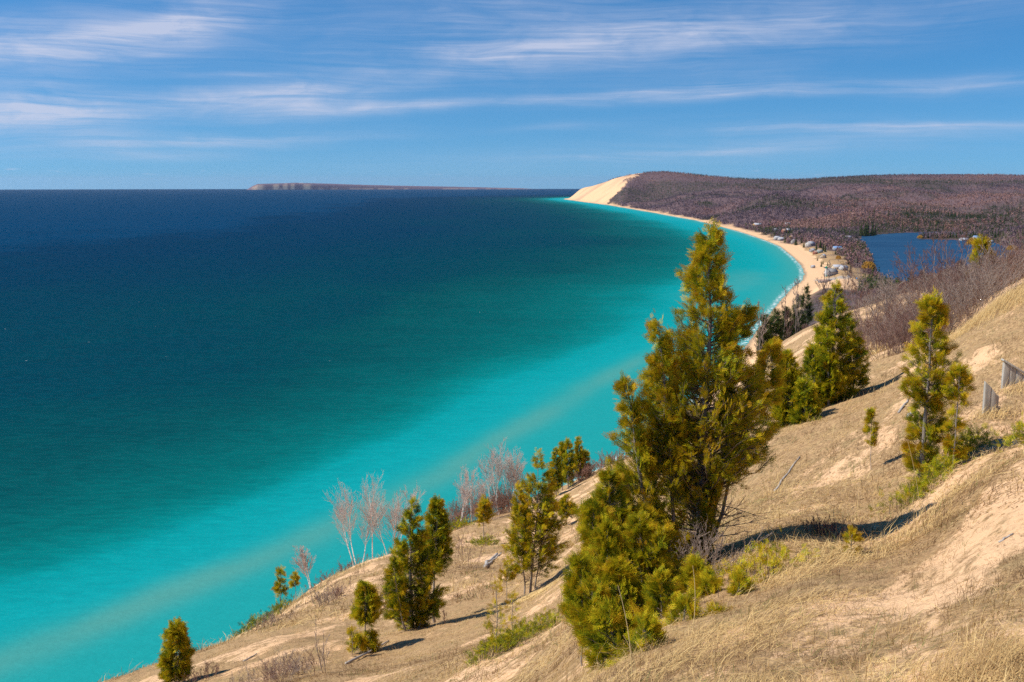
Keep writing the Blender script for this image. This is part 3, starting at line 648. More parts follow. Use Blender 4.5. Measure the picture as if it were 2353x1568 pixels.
def simple(label, u, Y, vt, vb, w, seed, k=1., ut=None, nb=150, size=None, tone0=.42, shape=cone, rt=None, dead=0, sub=4, per=4, extra=(), name='cedar_tree', group=None, tmpl=None, fol=None, cat='cedar tree', up=.62):
    ut = u if ut is None else ut; fan = tmpl is None and 25 < Y < 50 and size is None or (tmpl is None and size and .15 < size < .18)
    if fan: tmpl, size, sub, per, nb = T_MID, (.20 if Y > 32 else .16), 4, 5, int(nb*1.1)
    size = size or max(.10, min(.3, .0036*Y+.02)); rt = rt or max(.02, .0016*(vb-vt)*Y/FD*20)
    return cedar(name, label, u, Y, [(u, ut, Y, shape(vt, vb, ut, w))]+[(a, b, c, shape(d, e, b, f)) for a, b, c, d, e, f in extra], seed, nb, sub, per, size, tmpl, tone0,
                 group, cat, rtrunk=rt, dead=dead, twigr=max(.003, Y*.00016), fol=fol, up=up)
simple('dense dark green cedar with a slim tip, standing in front of its twin', 948, 38, 1155, 1435, 62, 21, ut=950, nb=330, tone0=.30, dead=8, rt=.09,
       extra=[(960, 1000, 37.5, 1300, 1420, 26), (935, 905, 37, 1290, 1425, 26)])
simple('dark green cedar whose pointed crown shows behind its twin', 1000, 41, 1150, 1305, 40, 22, ut=1003, nb=190, tone0=.30, rt=.07)
simple('olive cedar with a clear stand of three bare trunks under its crown', 1218, 44, 1040, 1300, 66, 23, ut=1236, nb=300, tone0=.47, rt=.06, dead=6,
       extra=[(1205, 1192, 43.8, 1120, 1310, 36), (1228, 1270, 44.3, 1120, 1260, 34)])
simple('small round headed cedar on a thin grey trunk below the slope of dry grass', 840, 34, 1345, 1425, 36, 24, nb=110, tone0=.36, shape=puff, rt=.03, extra=[(846, 850, 33.8, 1462, 1500, 15), (832, 826, 33.8, 1470, 1502, 12)])
simple('small cone shaped cedar standing against the turquoise water at the lowest edge', 405, 33.5, 1435, 1558, 40, 25, k=.75, nb=130, tone0=.38, rt=.03)
simple('slender sparse cedar on the sandy edge, tallest of the pair over the water', 645, 63, 1310, 1370, 14, 26, nb=30, tone0=.42, rt=.035, size=.24)
simple('tiny top-heavy cedar on the sandy edge beside the slender one', 678, 66, 1320, 1348, 9, 27, nb=18, tone0=.42, shape=puff, rt=.03, size=.22)
simple('small cedar with a narrow crown on a thin pale trunk above bare dune sand', 1113, 74, 1148, 1200, 18, 28, nb=50, tone0=.5, shape=puff, rt=.04, size=.3)
simple('small isolated cedar next to the tallest tree, crown on a short stem', 1301, 76, 1145, 1185, 24, 29, nb=60, tone0=.40, shape=puff, rt=.04, size=.3)
for i, (u, Y, vt, vb, w, lb) in enumerate([(1278,122,1033,1125,22,'widest dark cedar at the outer end of the row on the crest'),(1306,126,1012,1108,16,'tallest cedar of the row on the crest beyond the dune'),
        (1330,130,1008,1095,11,'narrow spire cedar of the crest row with the darkest green'),(1292,128,1020,1100,12,'slim cedar squeezed between two bigger ones of the crest row'),(1345,131,1040,1095,13,'short cedar closing the crest row beside the tallest tree')]):
    simple(lb, u, Y, vt, vb, w*.8, 30+i, nb=110, tone0=.22+.05*(i % 3), group='cedars in a row on the far crest', size=.38, per=4, rt=.07, k=.8)
simple('broad pyramid shaped cedar on the edge of the hollow, in front of the bare woods', 1915, 30, 657, 915, 66, 41, ut=1921, nb=420, tone0=.33, rt=.07, k=1.0, size=.17, extra=[(1960, 1965, 30.3, 770, 900, 34), (1880, 1868, 29.7, 800, 935, 40), (1905, 1900, 29.5, 760, 920, 36)])
simple('thin cedar filling the gap beside the pyramid shaped one', 1812, 28, 815, 985, 42, 42, nb=170, tone0=.36, rt=.03, size=.16)
simple('low bushy cedar at the lip of the grassy hollow', 1850, 27.5, 880, 985, 34, 43, nb=90, tone0=.30, rt=.03, size=.16)
mid = [(2112,2142,17,[(682,2136,2150),(700,2122,2162),(740,2108,2168),(790,2095,2188),(830,2082,2200),(850,2052,2215),(880,2062,2212),(905,2085,2195),(930,2098,2175),(965,2090,2165),(1000,2095,2165),(1030,2082,2150),(1080,2085,2140)])]
cedar('cedar_tree', 'upright cedar with a grey trunk showing through gaps, on sand near the wooden posts', 2112, 17, mid, 44, nb=150, sub=5, per=5, size=.13, tmpl=T_FINE, tone0=.50, rtrunk=.055, twigr=.004, flat=.4)
thin = [(2190,2206,16.4,[(848,2200,2212),(870,2180,2226),(900,2178,2222),(925,2192,2214)]),(2192,2194,16.5,[(950,2190,2198),(985,2184,2206),(1020,2180,2212),(1048,2184,2208)])]
cedar('cedar_tree', 'thin cedar with one tuft atop a bare stem and another tuft at its foot', 2193, 16.4, thin, 45, nb=58, sub=3, per=4, size=.12, tmpl=T_FINE, tone0=.46, rtrunk=.02, twigr=.003)
simple('knee high cedar seedling alone in the dry grass', 2003, 19.5, 945, 1022, 10, 46, nb=30, tone0=.45, rt=.008, size=.09, cat='cedar seedling')
simple('yellowish cedar seedling beside the long shadow on the sand', 1958, 12.2, 1228, 1330, 24, 47, nb=26, tone0=.62, rt=.006, size=.085, sub=2, per=3, cat='cedar seedling', tmpl=T_FINE)
simple('waist high sapling with a thin straight stem rising from the prostrate juniper', 1141, 18.6, 1342, 1488, 26, 48, nb=34, tone0=.55, rt=.012, size=.10, sub=2, per=2, cat='cedar sapling', tmpl=T_FINE)
simple('smaller sapling with sparse tufts between the juniper and the tallest tree', 1178, 20.5, 1372, 1450, 17, 49, nb=16, tone0=.58, rt=.008, size=.10, sub=2, per=2, cat='cedar sapling', tmpl=T_FINE)
simple('leggy cedar sapling near the fallen pale log', 808, 33, 1445, 1495, 12, 50, nb=16, tone0=.5, rt=.01, size=.14, sub=2, per=3, cat='cedar sapling')
simple('cedar seen through the bare purple brush, above the small blue lake', 2256, 64, 553, 700, 34, 51, nb=150, tone0=.42, rt=.08, size=.34, extra=[(2270, 2282, 64, 600, 690, 20)])
simple('stubby cedar beside the foot of the three trunk cedar', 1165, 43, 1290, 1338, 20, 52, nb=26, tone0=.55, rt=.02, size=.2, sub=2)
low_cedar('juniper_shrub', 'prostrate juniper sprawling uphill across bare sand beneath the thin sapling', [(1115,18),(1150,18.6),(1190,19.6),(1240,21.2),(1282,22.8)], 61, .42, .42, 420, .11, T_FINE, .42)
low_cedar('juniper_shrub', 'prostrate juniper mat at the foot of the upright cedar by the posts', [(2065,15.4),(2110,15.9),(2160,16.4),(2215,17.3),(2240,17.8)], 62, .40, .34, 360, .11, T_FINE, .45)
low_cedar('juniper_shrub', 'round dark juniper on the sandy edge above the turquoise water', [(578,56),(590,57)], 63, .7, 1.0, 120, .26, None, .28)
low_cedar('juniper_shrub', 'long low brownish juniper under the slender pair of cedars', [(608,60),(640,62),(650,63)], 64, .8, .9, 150, .26, None, .34)
low_cedar('juniper_shrub', 'low spreading juniper on the crest by the birch thicket', [(1040,96),(1062,99)], 65, .8, 1.3, 120, .36, None, .36)
low_cedar('juniper_shrub', 'low juniper tuft beneath the cedar on a thin pale trunk', [(1103,73),(1120,74.5)], 66, .6, .9, 80, .3, None, .36)
low_cedar('juniper_shrub', 'small green juniper at the picture edge past the wooden posts', [(2345,15.5),(2358,15.7)], 67, .4, .3, 60, .11, T_FINE, .5)
low_cedar('juniper_shrub', 'low cedar growth between dry grass and the foot of the thicket', [(1680,10.9),(1740,11.5),(1790,12)], 68, .30, .5, 130, .10, T_FINE, .62)
# ------------------------------------------------------------------ leafless trees and brush
BG = 'white barked birches along the bluff edge'
for i, (u, Y, vt, st, sp, r, lb) in enumerate([(824,89,1150,3,.42,.085,'spreading birch clump with three white stems over the turquoise water'),
    (855,90,1118,1,.1,.10,'tallest single birch beside the spreading clump'),(902,93,1152,4,.22,.08,'upright birch clump next to the dark cedar twins'),
    (715,74,1265,2,.05,.055,'slim pair of birch stems alone on the sandy edge'),(1052,100,1108,2,.25,.06,'short birch beside the low crest juniper'),
    (1083,103,1095,1,.1,.07,'crooked birch leaning out over the lake, shorter than its neighbours'),(1100,105,1120,2,.3,.06,'low forked birch in the crest thicket'),
    (1128,107,1078,1,.1,.08,'birch with a thin crown in the middle of the crest thicket'),(1147,109,1068,2,.16,.08,'twin stem birch in the thick of the crest thicket'),
    (1172,111,1043,2,.2,.10,'tallest reddish birch of the crest thicket'),(1186,110,1062,3,.16,.08,'white stemmed birch nearest the three trunk cedar')]):
    b = at(u, Y); _, zt = xat(u, vt, Y)
    bare_tree('birch_tree', lb, u, Y, (zt-b[2])*1.04, 70+i, st, sp, r*.68, (18, 8, 5), m_birch, m_pale, 'birch tree', BG, .55, .08, .0058, .52)
for i, (u, Y, Hh, Wd, n, lb, m) in enumerate([(1070,56,2.6,1.6,9,'clump of thin dark stems in the hollow casting a shadow',m_purple),(770,80,1.5,5.,60,'low purple brush hanging over the sandy edge',m_purple),
    (1010,98,2.6,3.5,60,'reddish brush at the near end of the birch thicket',m_twig),(1075,104,3.0,5,90,'red brown undergrowth beneath the crest birches',m_twig),(1150,110,3.4,6,110,'dense russet brush beneath the tallest birches',m_twig),
    (915,94,1.8,2.5,40,'purple brush behind the upright birch clump',m_purple),(655,28,1.15,1.5,30,'leafless grey shrub at the lower edge of the slope',m_grey),(690,29.5,.8,1.0,18,'smaller leafless shrub up the slope from the grey one',m_purple),
    (630,27,1.0,1.1,18,'leafless reddish shrub at the lowest corner of dry grass',m_twig),(620,47,.9,1.6,22,'thin grey brush on the sand below the eroded edge',m_grey),(745,50,1.2,1.2,18,'pale leafless bush in front of the eroded sand edge',m_grey),
    (770,52,1.0,2.0,26,'pinkish leafless brush beside the pale bush',m_twig),(460,33,.7,1.4,22,'leafless brush next to the small cone shaped cedar',m_purple),(890,47,1.3,2.0,30,'purplish brush behind the dark cedar on the sand',m_purple),
    (560,29,.6,1.2,14,'thin wiry weeds at the bottom edge of the slope',m_grey),(1345,126,2.2,4,50,'brown brush on the crest behind the cedar row',m_twig),(1410,150,3.4,6,70,'brown brush on the crest showing past the tallest tree',m_twig),
    (1600,12.6,.8,.7,26,'tangle of dead twigs around the bare lower trunk',m_grey),(1900,13.9,.3,.8,30,'dark wiry brush in the long shadow',m_purple)]):
    shrub('bare_shrub', lb, u, Y, Hh, Wd, 90+i, int(n*1.5), m, 'bare shrub', rmin=max(.0022, Y*.00009), kids=(6, 4))
bare_tree('bare_sapling', 'thin forked grey sapling without leaves on the lower slope', 745, 28.5, 1.7, 120, 2, .12, .018, (7, 4), m_grey, m_grey, 'bare sapling', None, .45, .1, .005, .4, levels=3)
bare_tree('bare_sapling', 'short reddish leafless sapling between grey shrubs', 720, 27.5, 1.1, 121, 1, .1, .010, (7, 4), m_twig, m_twig, 'bare sapling', None, .5, .1, .005, .4, levels=3)
bare_tree('bare_sapling', 'knee high forked twig standing in the grassy hollow', 1020, 37, .8, 122, 1, .1, .016, (7, 4), m_purple, m_purple, 'bare sapling', None, .6, .05, .006, .45, levels=3)
# the bare brush and trees where the crest meets the woods
for i, (u, Y, vt, st, sp, lb, m) in enumerate([(2090,62,612,4,.6,'pale arching leafless tree reaching over the small blue lake',m_grey),(2165,70,556,6,.35,'dense purple brown leafless tree against the small blue lake',m_purple),
    (2215,66,600,3,.4,'broad leafless tree beside the cedar in the brush',m_purple),(2120,75,590,5,.4,'finely branched leafless tree with its crown over the blue lake',m_purple),(2300,60,640,4,.5,'tangled leafless tree on the high grassy shoulder',m_twig),
    (2345,55,612,4,.5,'reddish leafless tree at the end of the grassy shoulder',m_twig),(2030,70,640,5,.6,'low wide leafless tree with pale arching limbs',m_grey),(2070,55,670,4,.7,'sprawling leafless thicket tree below the arching one',m_grey),
    (2260,80,628,3,.4,'greyish leafless tree behind the cedar in the brush',m_grey),(1985,85,650,4,.4,'leafless tree at the wooded edge past the pyramid cedar',m_purple)]):
    b = at(u, Y); _, zt = xat(u, vt, Y)
    bare_tree('bare_tree', lb, u, Y, (zt-b[2])*1.05, 130+i, st, sp, .04, (10, 5, 4), m_grey, m, 'bare tree', None, .6, .06, .0075, .47)
rs = np.random.default_rng(5)
for i in range(34):
    u = rs.uniform(1960, 2353); Y = rs.uniform(38, 60) if u > 2030 else rs.uniform(42, 70)
    shrub('brush_shrub', 'leafless russet brush filling the slope behind the grassy crest', u, Y, rs.uniform(1.4, 2.6), 3.2, 150+i, 60, [m_twig, m_purple, m_grey, m_purple][i % 4], 'bare shrub', 'leafless brush behind the grassy crest', rmin=.005, kids=(5, 4))
# ------------------------------------------------------------------ driftwood and posts
def log(label, p0, p1, r, seed, stubs=0, name='fallen_log'):
    rs = np.random.default_rng(seed); a = np.array(at(*p0)); b = np.array(at(*p1)); n = 9; s = np.linspace(0, 1, n)[:, None]; q = a+(b-a)*s
    q[:, 2] = height(q[:, 0], q[:, 1])[0]+r*.8; q[:, 2] = q[:, 2]*.4+(q[0, 2]+(q[-1, 2]-q[0, 2])*s[:, 0])*.6; q[1:-1] += rs.normal(size=(n-2, 3))*r*.35
    sg = polyseg(q-a, r, r*.55)
    for k in range(stubs): i = rs.integers(2, n-1); sg.append(np.concatenate([q[i]-a, q[i]-a+rs.normal(size=3)*r*3+[0, 0, r*3], [r*.3, r*.1]]))
    V, F = tubes(sg, 8); o = mesh(name, V, [F, np.array([[0, 7, 6, 5, 4, 3, 2, 1]]), np.array([list(range((n-2)*16+8, (n-2)*16+16))])], m_log, smooth=False); o.location = a
    return tag(o, label, 'driftwood')
log('long pale fallen log lying up the slope below the small round cedar', (795, 31.2), (893, 35.5), .045, 1, 1)
log('thick weathered plank of driftwood in the grassy hollow', (1114, 56), (1143, 61.5), .12, 2)
log('shorter driftwood plank lying against the thicker one', (1122, 57), (1152, 62), .08, 3)
log('grey fallen branch on the sand behind the upright cedar', (2085, 22.5), (2122, 24), .05, 4, 2)
log('thin grey branch half buried beyond the lone seedling', (2065, 23.8), (2100, 25.8), .03, 5)
log('thin bleached branch on the grassy crest above the tallest tree shadow', (1780, 20.5), (1838, 23), .025, 6)
log('thin pale stick on the lower grassy slope', (560, 36), (590, 37), .03, 7)
log('small bleached stick on sand near the picture corner', (2296, 9.2), (2328, 9.3), .012, 8)
m_post, t = material('grey_timber')
P = t.new('ShaderNodeTexCoord').outputs['Object']
g1 = t.noise(t.map(P, (30, 30, 2)), 1, 5, .7); t.surf(t.mix(t.rng(g1, .3, .7), (.25, .225, .185), (.56, .52, .45)), .9, .1, t.bump(g1, .02, .6))
def slab(x0, x1, y0, y1, zb, zt0, zt1, r=.008):
    """upright board with a sloping sawn top, edges eased"""
    bm = [(x0, y0, zb), (x1, y0, zb), (x1, y1, zb), (x0, y1, zb), (x0, y0, zt0), (x1, y0, zt1), (x1, y1, zt1), (x0, y1, zt0)]
    return np.array(bm, float), np.array([[0, 3, 2, 1], [4, 5, 6, 7], [0, 1, 5, 4], [1, 2, 6, 5], [2, 3, 7, 6], [3, 0, 4, 7]])
def bevel(o, w=.008):
    m = o.modifiers.new('edge', 'BEVEL'); m.width = w; m.segments = 2; return o
def posts(name, label, u, Y, boards, rz, rails=()):
    b = at(u, Y); root = empty(name, b, rz); tag(root, label, 'wooden post')
    for (x0, x1, y0, y1, t0, t1) in boards:
        V, F = slab(x0, x1, y0, y1, -.35, t0, t1); bevel(mesh('board', V, [F], m_post, parent=root))
    for (p0, p1, hw, hh) in rails:
        p0 = np.array(p0, float); p1 = np.array(p1, float); d = unit(p1-p0); s = unit(np.cross(d, [0, 0, 1])); n_ = np.cross(s, d)
        V = np.array([p+a*s*hw+c*n_*hh for p in (p0, p1) for a, c in ((-1, -1), (1, -1), (1, 1), (-1, 1))])
        bevel(mesh('rail', V, [np.array([[0, 3, 2, 1], [4, 5, 6, 7], [0, 1, 5, 4], [1, 2, 6, 5], [2, 3, 7, 6], [3, 0, 4, 7]])], m_post, parent=root))
    return root
posts('timber_post', 'weathered grey timber retaining boards with a slanting top, standing in the sand', 2275, 20, [(-.15, -.03, -.05, .05, .70, .58), (-.027, .085, -.045, .055, .575, .44), (.088, .15, .0, .09, .435, .40), (.156, .225, .12, .19, .16, .155)], math.radians(-8))
posts('timber_post', 'second weathered timber piece with a sloping cap board, up the sand from the slanting boards', 2334, 22, [(-.30, -.17, -.05, .05, .47, .43), (-.164, -.03, -.045, .055, .42, .33), (-.024, .11, -.05, .05, .32, .23), (.116, .25, -.045, .055, .22, .14)], math.radians(-6),
      [((-.33, 0, .535), (.42, 0, .085), .085, .022)])
# ------------------------------------------------------------------ dry grass
m_grass, t = material('dry_grass')
c = t.ramp(t.attr('tone'), [(0, (.16, .09, .045)), (.25, (.33, .20, .09)), (.55, (.58, .40, .17)), (.85, (.78, .58, .27)), (.9, (.16, .17, .05)), (1, (.22, .24, .07))])
t.surf(c, .7, .2, trans=.25)
def blades(x, y, L, wd, elev, dirn, tone, rs):
    n = len(x); z = gsample(x, y, GZ)-.01; e = .15
    gx = (gsample(x+e, y, GZ)-gsample(x-e, y, GZ))/(2*e); gy = (gsample(x, y+e, GZ)-gsample(x, y-e, GZ))/(2*e)
    d = np.stack([np.cos(dirn), np.sin(dirn)], 1); sl = gx*d[:, 0]+gy*d[:, 1]
    def dirv(el): return np.stack([d[:, 0]*np.cos(el), d[:, 1]*np.cos(el), np.sin(el)+sl*np.cos(el)], 1)
    p0 = np.stack([x, y, z], 1); p1 = p0+dirv(elev)*(L*.5)[:, None]; p2 = p1+dirv(np.maximum(elev-rs.uniform(.2, .9, n), -.05))*(L*.5)[:, None]
    s = np.stack([-d[:, 1], d[:, 0], rs.normal(size=n)*.5], 1); s = unit(s)*wd[:, None]*.5
    V = np.stack([p0-s, p0+s, p1+s*.8, p1-s*.8, p2+s*.15, p2-s*.15], 1).reshape(-1, 3)
    q = np.array([[0, 1, 2, 3], [3, 2, 4, 5]])[None]+(np.arange(n)*6)[:, None, None]
    return V, q.reshape(-1, 4), np.repeat(tone, 6)
def grass_zone(name, label, r0, r1, n, L, wd, clump, sigma, seed, flat=.45, amax=31, power=1.):
    rs = np.random.default_rng(seed); k = int(n/clump)
    a = np.radians(rs.uniform(-amax, amax, k)); r = np.exp(rs.uniform(math.log(r0)**power, math.log(r1)**power, k)**(1/power))
    cx_, cy_ = r*np.sin(a), r*np.cos(a)
    cv, sd_, fo = gsample(cx_, cy_, cover, GSD, forest)
    p = np.clip(cv*1.05+.06, .16, 1)*(sd_ > 3)*(fo < .6); keep = rs.random(k) < p; cx_, cy_, r = cx_[keep], cy_[keep], r[keep]; k = len(cx_)
    cs = np.clip(np.exp(rs.normal(size=k)*.55)*.92, .3, 3.2); base_dir = fbm(cx_/3, cy_/3, 2, 91)*5+rs.normal(size=k)*.6-.6; tn = np.clip(.42+(fbm(cx_/1.6, cy_/1.6, 3, 92)-.5)*1.5+rs.normal(size=k)*.16, 0, .84)
    tn = np.where(rs.random(k) < .05, rs.uniform(.88, 1, k), tn); lay = rs.random(k) < flat
    m = clump; R_ = lambda v: np.repeat(v, m)
    ang = rs.uniform(0, 2*np.pi, k*m); sg = rs.random(k*m)**.7*sigma*R_(cs)
    x = R_(cx_)+np.cos(ang)*sg; y = R_(cy_)+np.sin(ang)*sg
    dirn = np.where(rs.random(k*m) < .38, R_(base_dir)+rs.normal(size=k*m)*.5, ang)
    elev = np.where(R_(lay), rs.uniform(.02, .4, k*m), rs.uniform(.5, 1.45, k*m))
    Ls = L*R_(cs)*rs.uniform(.5, 1.25, k*m)*(.6+.5*R_(fbm(cx_/4, cy_/4, 2, 93)))
    V, F, T_ = blades(x, y, Ls, wd*rs.uniform(.6, 1.3, k*m), elev, dirn, np.clip(np.where(R_(tn) > .86, R_(tn), np.minimum(R_(tn)+rs.normal(size=k*m)*.10, .84)), 0, 1), rs)
    o = mesh(name, V, [F], m_grass, {'tone': T_}); return tag(o, label, 'grass', kind='stuff')
grass_zone('dry_grass', 'straw coloured dune grass lying in tangled tufts on the near sand', 2.6, 14, 230000, .10, .0036, 12, .085, 201, .6)
grass_zone('dry_grass', 'bleached dune grass and litter covering the middle of the slope', 13, 48, 230000, .16, .008, 9, .16, 202, .6)
grass_zone('dry_grass', 'thin distant dune grass toward the bluff edge', 45, 170, 120000, .38, .028, 8, .35, 203, .45, amax=31)
def litter(label, r0, r1, n, L, wd, seed):
    rs = np.random.default_rng(seed); a = np.radians(rs.uniform(-31, 31, n)); r = np.exp(rs.uniform(math.log(r0), math.log(r1), n)); x, y = r*np.sin(a), r*np.cos(a)
    cv, sd_, fo = gsample(x, y, cover, GSD, forest); m = (rs.random(n) < np.clip(.30+cv*.7, .1, 1)*(.35+1.3*fbm(x/.7, y/.7, 3, 99))) & (sd_ > 3) & (fo < .6); x, y = x[m], y[m]; n = len(x)
    V, F, T_ = blades(x, y, L*rs.uniform(.3, 1.5, n), wd*rs.uniform(.6, 1.5, n), rs.uniform(0, .5, n), rs.uniform(0, 6.28, n), np.clip(rs.normal(size=n)*.2+.22, 0, .8), rs)
    o = mesh('dune_litter', V, [F], m_grass, {'tone': T_}); return tag(o, label, 'plant litter', kind='stuff')
litter('dark bits of dead stems and roots strewn on the near sand', 2.6, 13, 60000, .07, .004, 211)
litter('brown dead stems strewn over the middle of the slope', 12, 60, 110000, .12, .010, 212)
# long tangled straw beside the cedar thicket
def tangle(label, pts, n, L, seed, tone=.7, sig=.25, el=(.1, 1.1), wd=.006, name='dry_grass_clump', cat='grass clump', gr=None, kind=None):
    rs = np.random.default_rng(seed); P_ = np.array([at(u, Y)[:2] for u, Y in pts]); i = rs.integers(0, len(P_), n)
    x = P_[i, 0]+rs.normal(size=n)*sig; y = P_[i, 1]+rs.normal(size=n)*sig
    V, F, T_ = blades(x, y, L*rs.uniform(.5, 1.2, n), np.full(n, wd), rs.uniform(*el, n), rs.normal(size=n)*.9+.4, np.clip(tone+rs.normal(size=n)*.1, 0, .84), rs)
    o = mesh(name, V, [F], m_grass, {'tone': T_}); return tag(o, label, cat, gr, kind)
tangle('long bright straw tangled at the foot of the cedar thicket', [(1500,6.6),(1560,6.8),(1620,7.2),(1680,7.6),(1740,8.0),(1800,8.4),(1860,8.8)], 1500, .26, 301, .58, .34, el=(.0, .8), wd=.0055)
tangle('tuft of yellow straw where the long tree shadow begins', [(1780,10.8),(1830,11.2),(1890,11.6),(1950,12)], 800, .30, 302, .62, .25, wd=.006)
tangle('flattened patch of yellow grass in the hollow beneath the three trunk cedar', [(1170,40),(1190,41),(1215,40)], 1100, .8, 303, .74, .8, (.0, .4), .022)
tangle('upright rusty orange bracken clump beside the tallest tree', [(1318,25),(1326,25.3)], 420, .95, 304, .30, .22, (1.0, 1.5), .014, 'bracken_plant', 'bracken')
tangle('waving pale grass on the high shoulder before the bare woods', [(2225,33.5),(2250,33),(2280,33),(2310,32),(2340,31)], 2200, .48, 305, .55, .75, (.6, 1.3), .013)
tangle('brown grass tuft in the lowest sunny corner', [(2200,4.6),(2270,4.5),(2340,4.6),(2300,5)], 1300, .20, 306, .42, .16, (.3, 1.3), .004)
tangle('green sprig of weed on bare sand', [(2020,5.7),(2025,5.72)], 60, .07, 307, .84, .03, (.5, 1.3), .005, 'weed_plant', 'weed')
tangle('grass growing through the junction of the slanting boards', [(2268,19.6),(2290,19.7),(2330,21.5)], 300, .3, 308, .6, .2, (.5, 1.3), .010)
for i, (u, Y, ut, vt, lb) in enumerate([(1452,6.6,1420,1345,'tall straw coloured grass stalk, highest one before the cedar thicket'),(1462,6.7,1432,1460,'shorter pale stalk leaning beside the highest one'),(1590,8.5,1592,1300,'thin straight stalk before the bare tree trunks'),(2118,13.2,2085,1010,'long pale stalk bowing before the upright cedar')]):
    b = np.array(at(u, Y)); tx, tz = xat(ut, vt, Y); tp = np.array([tx, Y, tz])-b; s = np.linspace(0, 1, 8)[:, None]
    q = tp*s; q[:, 0] += (s[:, 0]*(1-s[:, 0]))*.10; V, F = tubes(polyseg(q, .0042, .002), 5); o = mesh('grass_stalk', V, [F], plain('straw', (.72, .55, .26), .6, .3, .15, 30) if i == 0 else bpy.data.materials['straw'], smooth=True); o.location = b; tag(o, lb, 'grass stalk')
# ------------------------------------------------------------------ woods
m_wood, t = material('leafless_wood')
P = t.new('ShaderNodeNewGeometry').outputs['Position']
c = t.ramp(t.attr('tone'), [(0, (.135, .10, .115)), (.35, (.205, .145, .165)), (.65, (.29, .185, .185)), (.85, (.34, .18, .15)), (1, (.36, .22, .18))])
t.surf(c, .95, .05, trans=.15)
m_wood2, t = material('leafless_brush')
c = t.ramp(t.attr('tone'), [(0, (.10, .065, .06)), (.35, (.17, .105, .095)), (.65, (.25, .15, .125)), (.85, (.30, .155, .115)), (1, (.34, .27, .22))]); t.surf(c, .95, .05, trans=.15)
def sliver_tree(n, rs, H_=1., rx=.36, width=.02, low=.15, dome=True):
    """unit tree: thin twig slivers fanning out of a stem"""
    a = rs.uniform(0, 2*np.pi, n); z = low+(1-low)*rs.random(n)**.8
    r = rx*np.sqrt(np.clip(1-((z-.55)/.5)**2, .05, 1))*rs.uniform(.35, 1, n)
    tip = np.stack([np.cos(a)*r, np.sin(a)*r, z], 1); b = tip*np.array([.35, .35, 1])-np.array([0, 0, 1])*(.12+.2*rs.random((n, 1))); b[:, 2] = np.maximum(b[:, 2], .02)
    s = unit(rs.normal(size=(n, 3)))*width
    V = np.stack([b-s*.4, b+s*.4, tip+s, tip-s], 1); return V*H_
def cone_tree(n, rs, rx=.22, width=.06, low=.08):
    a = rs.uniform(0, 2*np.pi, n); z = low+(1-low)*rs.random(n)**1.3; r = rx*(1-z)**.8*rs.uniform(.5, 1.1, n)+.01
    tip = np.stack([np.cos(a)*r, np.sin(a)*r, z-.03], 1); b = np.stack([np.cos(a)*r*.2, np.sin(a)*r*.2, z+.02], 1); s = unit(np.stack([-np.sin(a), np.cos(a), rs.normal(size=n)*.4], 1))*width
    return np.stack([b-s*.5, b+s*.5, tip+s, tip-s], 1)
def scatter(name, label, x, y, hgt, tmpls, tone, mat, seed, cat='woods', zoff=-.4, tv=.06):
    rs = np.random.default_rng(seed); n = len(x); z = gsample(x, y, GZ)+zoff; k = rs.integers(0, len(tmpls), n); Vs, Ts = [], []
    for i, T in enumerate(tmpls):
        m = k == i; T = T.reshape(-1, 3); a = rs.uniform(0, 6.28, m.sum()); h_ = hgt[m]
        ca, sa = np.cos(a)[:, None]*h_[:, None], np.sin(a)[:, None]*h_[:, None]
        V = np.stack([x[m, None]+T[None, :, 0]*ca-T[None, :, 1]*sa, y[m, None]+T[None, :, 0]*sa+T[None, :, 1]*ca, z[m, None]+T[None, :, 2]*h_[:, None]], -1)
        Vs.append(V.reshape(-1, 3)); Ts.append(np.repeat(tone[m], len(T))+np.tile(np.repeat(rs.normal(size=len(T)//4)*tv, 4), m.sum()))
    V = np.vstack(Vs); T_ = np.clip(np.concatenate(Ts), 0, 1)
    o = mesh(name, V, [np.arange(len(V)).reshape(-1, 4)], mat, {'tone': T_}); return tag(o, label, cat, kind='stuff')
def sites(r0, r1, n, seed, a0=-3, a1=31, thr=.45, test=None):
    rs = np.random.default_rng(seed); a = np.radians(rs.uniform(a0, a1, n)); r = np.exp(rs.uniform(math.log(r0), math.log(r1), n)); x, y = r*np.sin(a), r*np.cos(a)
    fo, sd_, ld = gsample(x, y, forest, GSD, GLD); m = (fo > thr) & (sd_ > 12) & (ld < -4)
    m &= ~((a < math.radians(19.3)) & (a > math.radians(15.2)) & (r > 640) & (r < 1215))
    for hx, hy in CLEAR: m &= ~((np.abs(x-hx) < 13) & (y > hy-38) & (y < hy+7))
    return x[m], y[m], r[m]
rsw = np.random.default_rng(77)
CLEAR = [tuple(map(float, W((2900+px*.2125)/1.632, (780+py*.2125)/1.632, 7.))) for px, py in [(45,400),(150,528),(190,480),(250,470),(345,405),(320,545),(350,590),(650,675),(690,735),(760,775),(815,775),(880,840),(1130,735),(1215,745),(1130,1050),(1235,1080),
   (1020,1128),(985,1118),(700,990),(1320,525),(900,1240),(932,1165),(1335,1205),(1475,1235),(1400,552),(1520,545),(1675,1190)]]
CLEAR += [tuple(map(float, W(u, v, z))) for u, v, z in [(1741,504,26),(1786,541,11),(2214,552,4),(2244,553,4),(2273,557,4)]]
def wtone(x, y, r, rs): return np.clip(.40+(fbm(x/850, y/290, 3, 6)-.5)*1.6+(fbm(x/420, y/620, 4, 81)-.5)*1.5+rs.normal(size=len(x))*.09, 0, 1)
TS = [sliver_tree(26, rsw, rx=.42, width=.055) for _ in range(6)]; TF = [sliver_tree(12, rsw, rx=.5, width=.10) for _ in range(6)]; TN = [sliver_tree(150, rsw, rx=.36, width=.010) for _ in range(6)]
